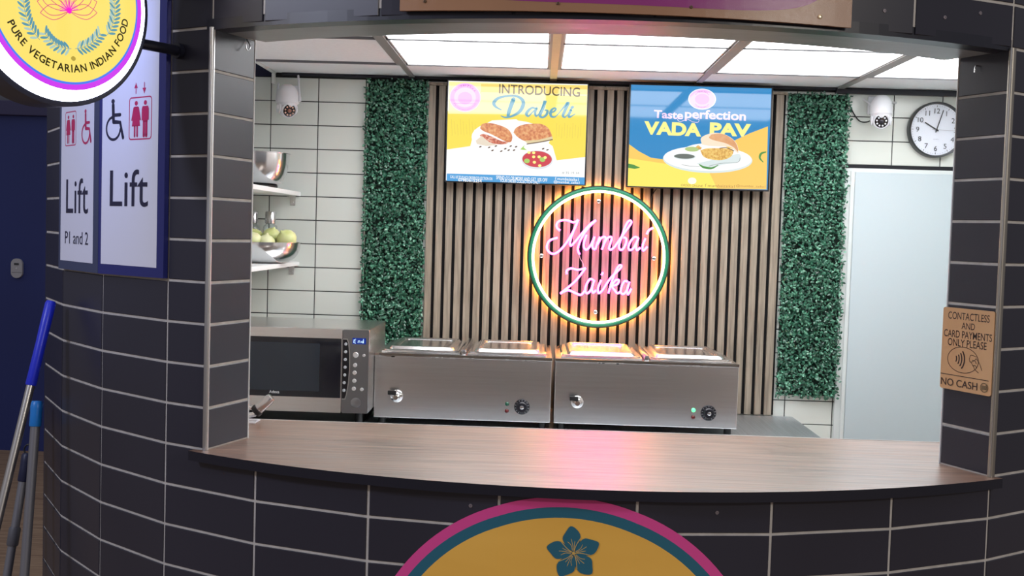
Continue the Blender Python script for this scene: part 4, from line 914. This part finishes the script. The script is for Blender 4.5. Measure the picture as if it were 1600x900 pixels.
for i in range(5):
    th = radians(90 + 8 + 72 * i); ex = (cos(th), sin(th)); ey = (-sin(th), cos(th)); f = lambda x, y: (fu + ex[0] * x + ey[0] * y, fv + ex[1] * x + ey[1] * y)
    a.poly([f(*p) for p in catmull([(.002, 0), (.016, .013), (.034, .0205), (.048, .012), (.060, .0), (.052, -.012), (.038, -.019), (.020, -.014), (.002, 0)], 4)[:-1]], Mte)
    a.stroke([f(0, 0), f(.016, -.007), f(.032, -.019)], .0014, Mve)
    for sd in (-.006, 0, .006): a.stroke([f(.006, sd * .3), f(.018, sd * .6), f(.032 - abs(sd), sd * 1.3 + .002)], .0011, Mve)
a.ell(fu, fv, .0035, .0035, Mve, n=16)
a.build('flower_motif', lambda u, v, w_: dfn(u, v, w_ + .0012), t, cuts=cuts)
# loose screw holes left in the tiles
Mscrew = mat('wall_screw', (132, 124, 130), .5, .3)
for (d_, z_, lab) in ((8.2, -.604, 'small screw in the dark tile under the counter, right of the round decal'), (-8.5, -.608, 'small screw in the dark tile under the counter, left above the round decal'), (24.0, .513, 'small screw in the dark header tile furthest right'), (18.9, .512, 'small screw in the dark header tile next to the tan sign board'), (27.3, .534, 'small screw near the top right end of the header')):
    k = kang(radians(d_)); p = dfn((k - 5.5) * LF, z_, -.0012); n_ = Vector((sin(radians(d_)), -cos(radians(d_)), 0))
    b = bmesh.new(); lathe(b, [(.0045, 0), (.004, .0018), (.0015, .002), (.0013, .001), (0, .001)], p, n_, 14); tag(obj('wall_screw', b, Mscrew, None, True), lab, 'screw', 'screws left in the tiles')
# hook at the top of the left reveal, bent nail at the right
dl = (inL - outL).normalized(); hp = inL - dl * .042; nl = Vector((dl.y, -dl.x)) if Vector((dl.y, -dl.x)).x > 0 else Vector((-dl.y, dl.x))
b = bmesh.new(); pts = [(0, 0, .458), (.004, 0, .452), (.010, 0, .442), (.013, -.006, .434), (.013, -.014, .4285), (.013, -.021, .432), (.013, -.024, .441)]
tube(b, [P(hp.x + nl.x * (q + .005) + dl.x * -r * -1, hp.y + nl.y * (q + .005) + dl.y * r, z) for q, r, z in catmull(pts, 4)], .0015, 8)
tag(obj('wall_hook', b, M_satin, None, True), 'small steel hook hanging at the top of the left pillar reveal', 'hook')
hp = outR + (inR - outR) * .62
b = bmesh.new(); tube(b, [P(hp.x + nR.x * q, hp.y + nR.y * q, z) for q, z in ((.004, .435), (.010, .434), (.012, .428), (.012, .418))], .0016, 8)
tag(obj('bent_nail', b, M_satin, None, True), 'bent nail near the top of the right pillar reveal', 'nail')

# ------------------------------------------------------------------ round light box
n3 = Vector((.857, -.515, 0)); u3 = Vector((.515, .857, 0)); c3 = Vector((-1.039, 2.44, H + .474)); RS = .2275
t = thing('round_light_box', c3, 'glowing round yellow projecting sign reading PURE VEGETARIAN INDIAN FOOD', 'sign')
lfn = lambda u, v, w_: c3 + u3 * u + Vector((0, 0, v)) + n3 * w_
b = bmesh.new(); lathe(b, [(RS - .005, -.002), (RS, -.002), (RS + .006, -.005), (RS + .006, -.085), (RS, -.088), (RS - .005, -.088)], c3, n3, 96, cap=False); obj('housing', b, mat('housing_grey', (52, 58, 80), .35), t, True)
LW = mat('lightbox_white', (250, 250, 255), .3, emit=8, emit_rgb=(226, 232, 255), spec=.3)
b = bmesh.new(); lathe(b, [(0, -.084), (RS - .003, -.084), (RS - .003, -.086), (0, -.086)], c3, n3, 96); obj('rear_face', b, mat('lightbox_rear', (240, 244, 255), .3, emit=6, emit_rgb=(150, 170, 255), spec=.3), t)
a = Art(); a.ell(0, 0, RS - .003, RS - .003, LW, n=96)
LY = scr('lb_yellow', (248, 224, 112), 1.0); LM = scr('lb_magenta', (205, 62, 236), 1.0); LB = scr('lb_blue', (74, 128, 240), 1.0); LK = scr('lb_ink', (58, 50, 24), .6); LT = scr('lb_leaf', (96, 158, 178), .9); LL = scr('lb_leaf2', (176, 206, 196), .95); LC = scr('lb_line', (226, 92, 130), .95); LP = scr('lb_pink', (250, 30, 210), 1); LS = scr('lb_blot', (190, 166, 72), .9)
pu, pv = .0165, .002
a.ell(pu, pv, .1985, .1985, LM, n=96); a.ell(pu, pv + .001, .187, .187, LB, n=96); a.ell(pu, pv + .002, .183, .183, LY, n=96)
TL = radians(9)
def rl(x, y): return (pu + x * cos(TL) - y * sin(TL), pv + .003 + x * sin(TL) + y * cos(TL))
# text along the bottom
a.arc_text('PURE VEGETARIAN INDIAN FOOD', pu, pv + .003, .1625, radians(209), radians(351.5), .0165, LK, bold=.022)
# lotus outline
lo = (.0206, -.0267)
for d_, L, wd in ((100, .105, .03), (128, .098, .028), (72, .098, .028), (150, .09, .024), (50, .09, .024), (175, .078, .020), (25, .078, .020), (193, .072, .016), (7, .072, .016)):
    th = radians(d_); ex = (cos(th), sin(th)); ey = (-sin(th), cos(th)); f = lambda x, y: (lo[0] + ex[0] * x + ey[0] * y, lo[1] + ex[1] * x + ey[1] * y)
    for s_ in (1, -1): a.stroke([f(0, 0), f(L * .3, s_ * wd * .75), f(L * .6, s_ * wd), f(L * .85, s_ * wd * .5), f(L, 0)], .0016, LC)
for i in range(14):
    th = radians(20 + 170 * i / 13); a.stroke([lo, (lo[0] + .024 * cos(th), lo[1] + .024 * sin(th))], .0014, LP, smooth=0)
a.ell(lo[0], lo[1], .006, .006, LP, n=16)
# laurel sprigs
def sprig(p0, p1, bulge, n, L):
    p0 = Vector(p0); p1 = Vector(p1); d = p1 - p0; nn = Vector((-d.y, d.x)).normalized()
    pts = [p0 + d * q + nn * bulge * 4 * q * (1 - q) for q in [i / 10 for i in range(11)]]
    a.stroke([tuple(p) for p in pts], .0012, LT)
    for i in range(n):
        q = (i + .5) / n; p = p0 + d * q + nn * bulge * 4 * q * (1 - q); tg = (d + nn * bulge * 4 * (1 - 2 * q)).normalized(); m_ = LT if i % 2 else LL
        for sd in (1, -1):
            th = atan2(tg.y, tg.x) + sd * .85; a.ell(p.x + cos(th) * L * .55, p.y + sin(th) * L * .55, L * .5, L * .15, m_ if sd > 0 else LT, n=12, rot=th)
sprig((.0264, -.1068), (-.040, -.083), .010, 9, .019); sprig((.0361, -.1053), (.100, -.062), -.008, 9, .019)
sprig((-.052, -.100), (-.090, -.015), .012, 10, .019); sprig((-.092, -.012), (-.080, .085), .014, 10, .019)
sprig((.117, -.063), (.133, .020), -.010, 10, .019); sprig((.133, .022), (.098, .105), -.012, 10, .019)
a.ell(.0285, -.128, .006, .005, LS, n=16)
a.build('front_face', lambda u, v, w_: lfn(u, v, w_ - .004), t)
for v_ in (-.062, .085):
    s_ = sqrt((RS + .006) ** 2 - v_ ** 2); b = bmesh.new(); p0 = c3 + u3 * (s_ - .006) + Vector((0, 0, v_)) - n3 * .03
    L = 0
    while ((p0 + u3 * L).xy - Vector((CX, CY))).length > R0 + .004: L += .002
    lathe(b, [(.0125, 0), (.0125, L - .012), (.019, L - .0115), (.019, L)], p0, u3, 24); obj('bracket_arm', b, M_navy, t, True)

# ================================================================== CORRIDOR THINGS
t = thing('door_intercom', P(-3.62, 7.86, -.37), 'small pale oval control unit on the dark blue wall', 'intercom')
b = bmesh.new(); c = Vector((-3.6363, 7.8600, 1.2886))
pl_ = lambda u, v, w_: Vector((c.x + u, 7.86 - .022 - w_, c.z + v))
plate('housing', rr_pts(-.040, -.068, .040, .068, .038, 8), .021, pl_, mat('intercom_grey', (176, 176, 178), .4), t)
plate('display', rr_pts(-.017, .022, .017, .036, .003), .002, lambda u, v, w_: pl_(u, v, w_ + .002), mat('intercom_dark', (60, 62, 66), .3), t); plate('seam', rr_pts(-.036, -.030, .036, -.027, .001), .001, lambda u, v, w_: pl_(u, v, w_ + .001), mat('intercom_seam', (120, 120, 122), .4), t)
b = bmesh.new(); lathe(b, [(.006, 0), (.006, .002), (0, .003)], pl_(0, -.002, 0), (0, -1, 0), 14); obj('button', b, mat('intercom_button', (206, 206, 206), .4), t)
def mop(top, low, r, grip, mg, mp, label, extra=None, head='flat'):
    d = (low - top); d *= (top.z - .06) / -d.z; end = top + d; ax = d.normalized(); L = d.length
    t = thing('mop', (end.x, end.y, 0), label, 'mop', 'mops leaning on the tiled wall')
    b = bmesh.new(); lathe(b, [(r, grip * .9), (r, L)], top, ax, 20); obj('pole', b, mp, t, True)
    b = bmesh.new(); g = r * 1.28; lathe(b, [(0, 0), (g * .8, .001), (g, .008), (g, grip * .3), (g * .96, grip * .5), (g, grip - .004), (g * .9, grip)], top, ax, 24); obj('grip', b, mg, t, True)
    if extra: extra(t, top, ax, r)
    b = bmesh.new(); lathe(b, [(r * 1.6, -.07), (r * 1.9, -.02), (r * 1.9, .0)], end, ax, 20); obj('socket', b, mg, t, True)
    b = bmesh.new(); bx(b, end.x - .045, end.x + .045, end.y - .045, end.y + .045, -H + .012, -H + .058, bev=.012); bx(b, end.x - .052, end.x + .052, end.y - .055, end.y + .055, -H, -H + .014, bev=.005, mi=1); obj('mop_head', b, [mg, mat('mop_cloth', (190, 190, 186), .95)], t)
M_pole = mat('pole_silver', (196, 192, 186), .28, 1); M_poleg = mat('pole_grey', (128, 128, 132), .45, .5)
mop(Vector((-1.3535, 3.1300, 1.4178)), Vector((-1.4218, 2.9800, 0.8564)), .0115, .24, mat('grip_blue', (26, 44, 196), .35), M_pole, 'silver mop pole with long royal blue grip leaning on the tiled wall')
mop(Vector((-1.4528, 3.2700, 1.1131)), Vector((-1.4543, 3.2000, 0.6133)), .0135, .075, mat('grip_lightblue', (26, 124, 206), .35), M_poleg, 'grey mop pole with short light blue cap closest to the tiled wall')
def ring_top(t, top, ax, r):
    b = bmesh.new(); x, y, d = frame(ax); tube(b, [top - d * .012 + x * .012 * cos(2 * pi * i / 16) + d * .014 * sin(2 * pi * i / 16) for i in range(16)], .0025, 8, closed=True); obj('hanging_loop', b, M_black, t, True)
    b = bmesh.new(); lathe(b, [(r * 1.2, .22), (r * 1.35, .225), (r * 1.35, .27), (r * 1.2, .275)], top, d, 20); obj('clamp_collar', b, mat('collar_grey', (88, 88, 92), .5), t, True)
mop(Vector((-1.5205, 3.3600, 0.9379)), Vector((-1.5471, 3.2900, 0.5822)), .0125, .085, mat('grip_navy', (24, 30, 62), .4), M_poleg, 'grey mop pole with dark navy cap and hanging loop behind the others', ring_top)
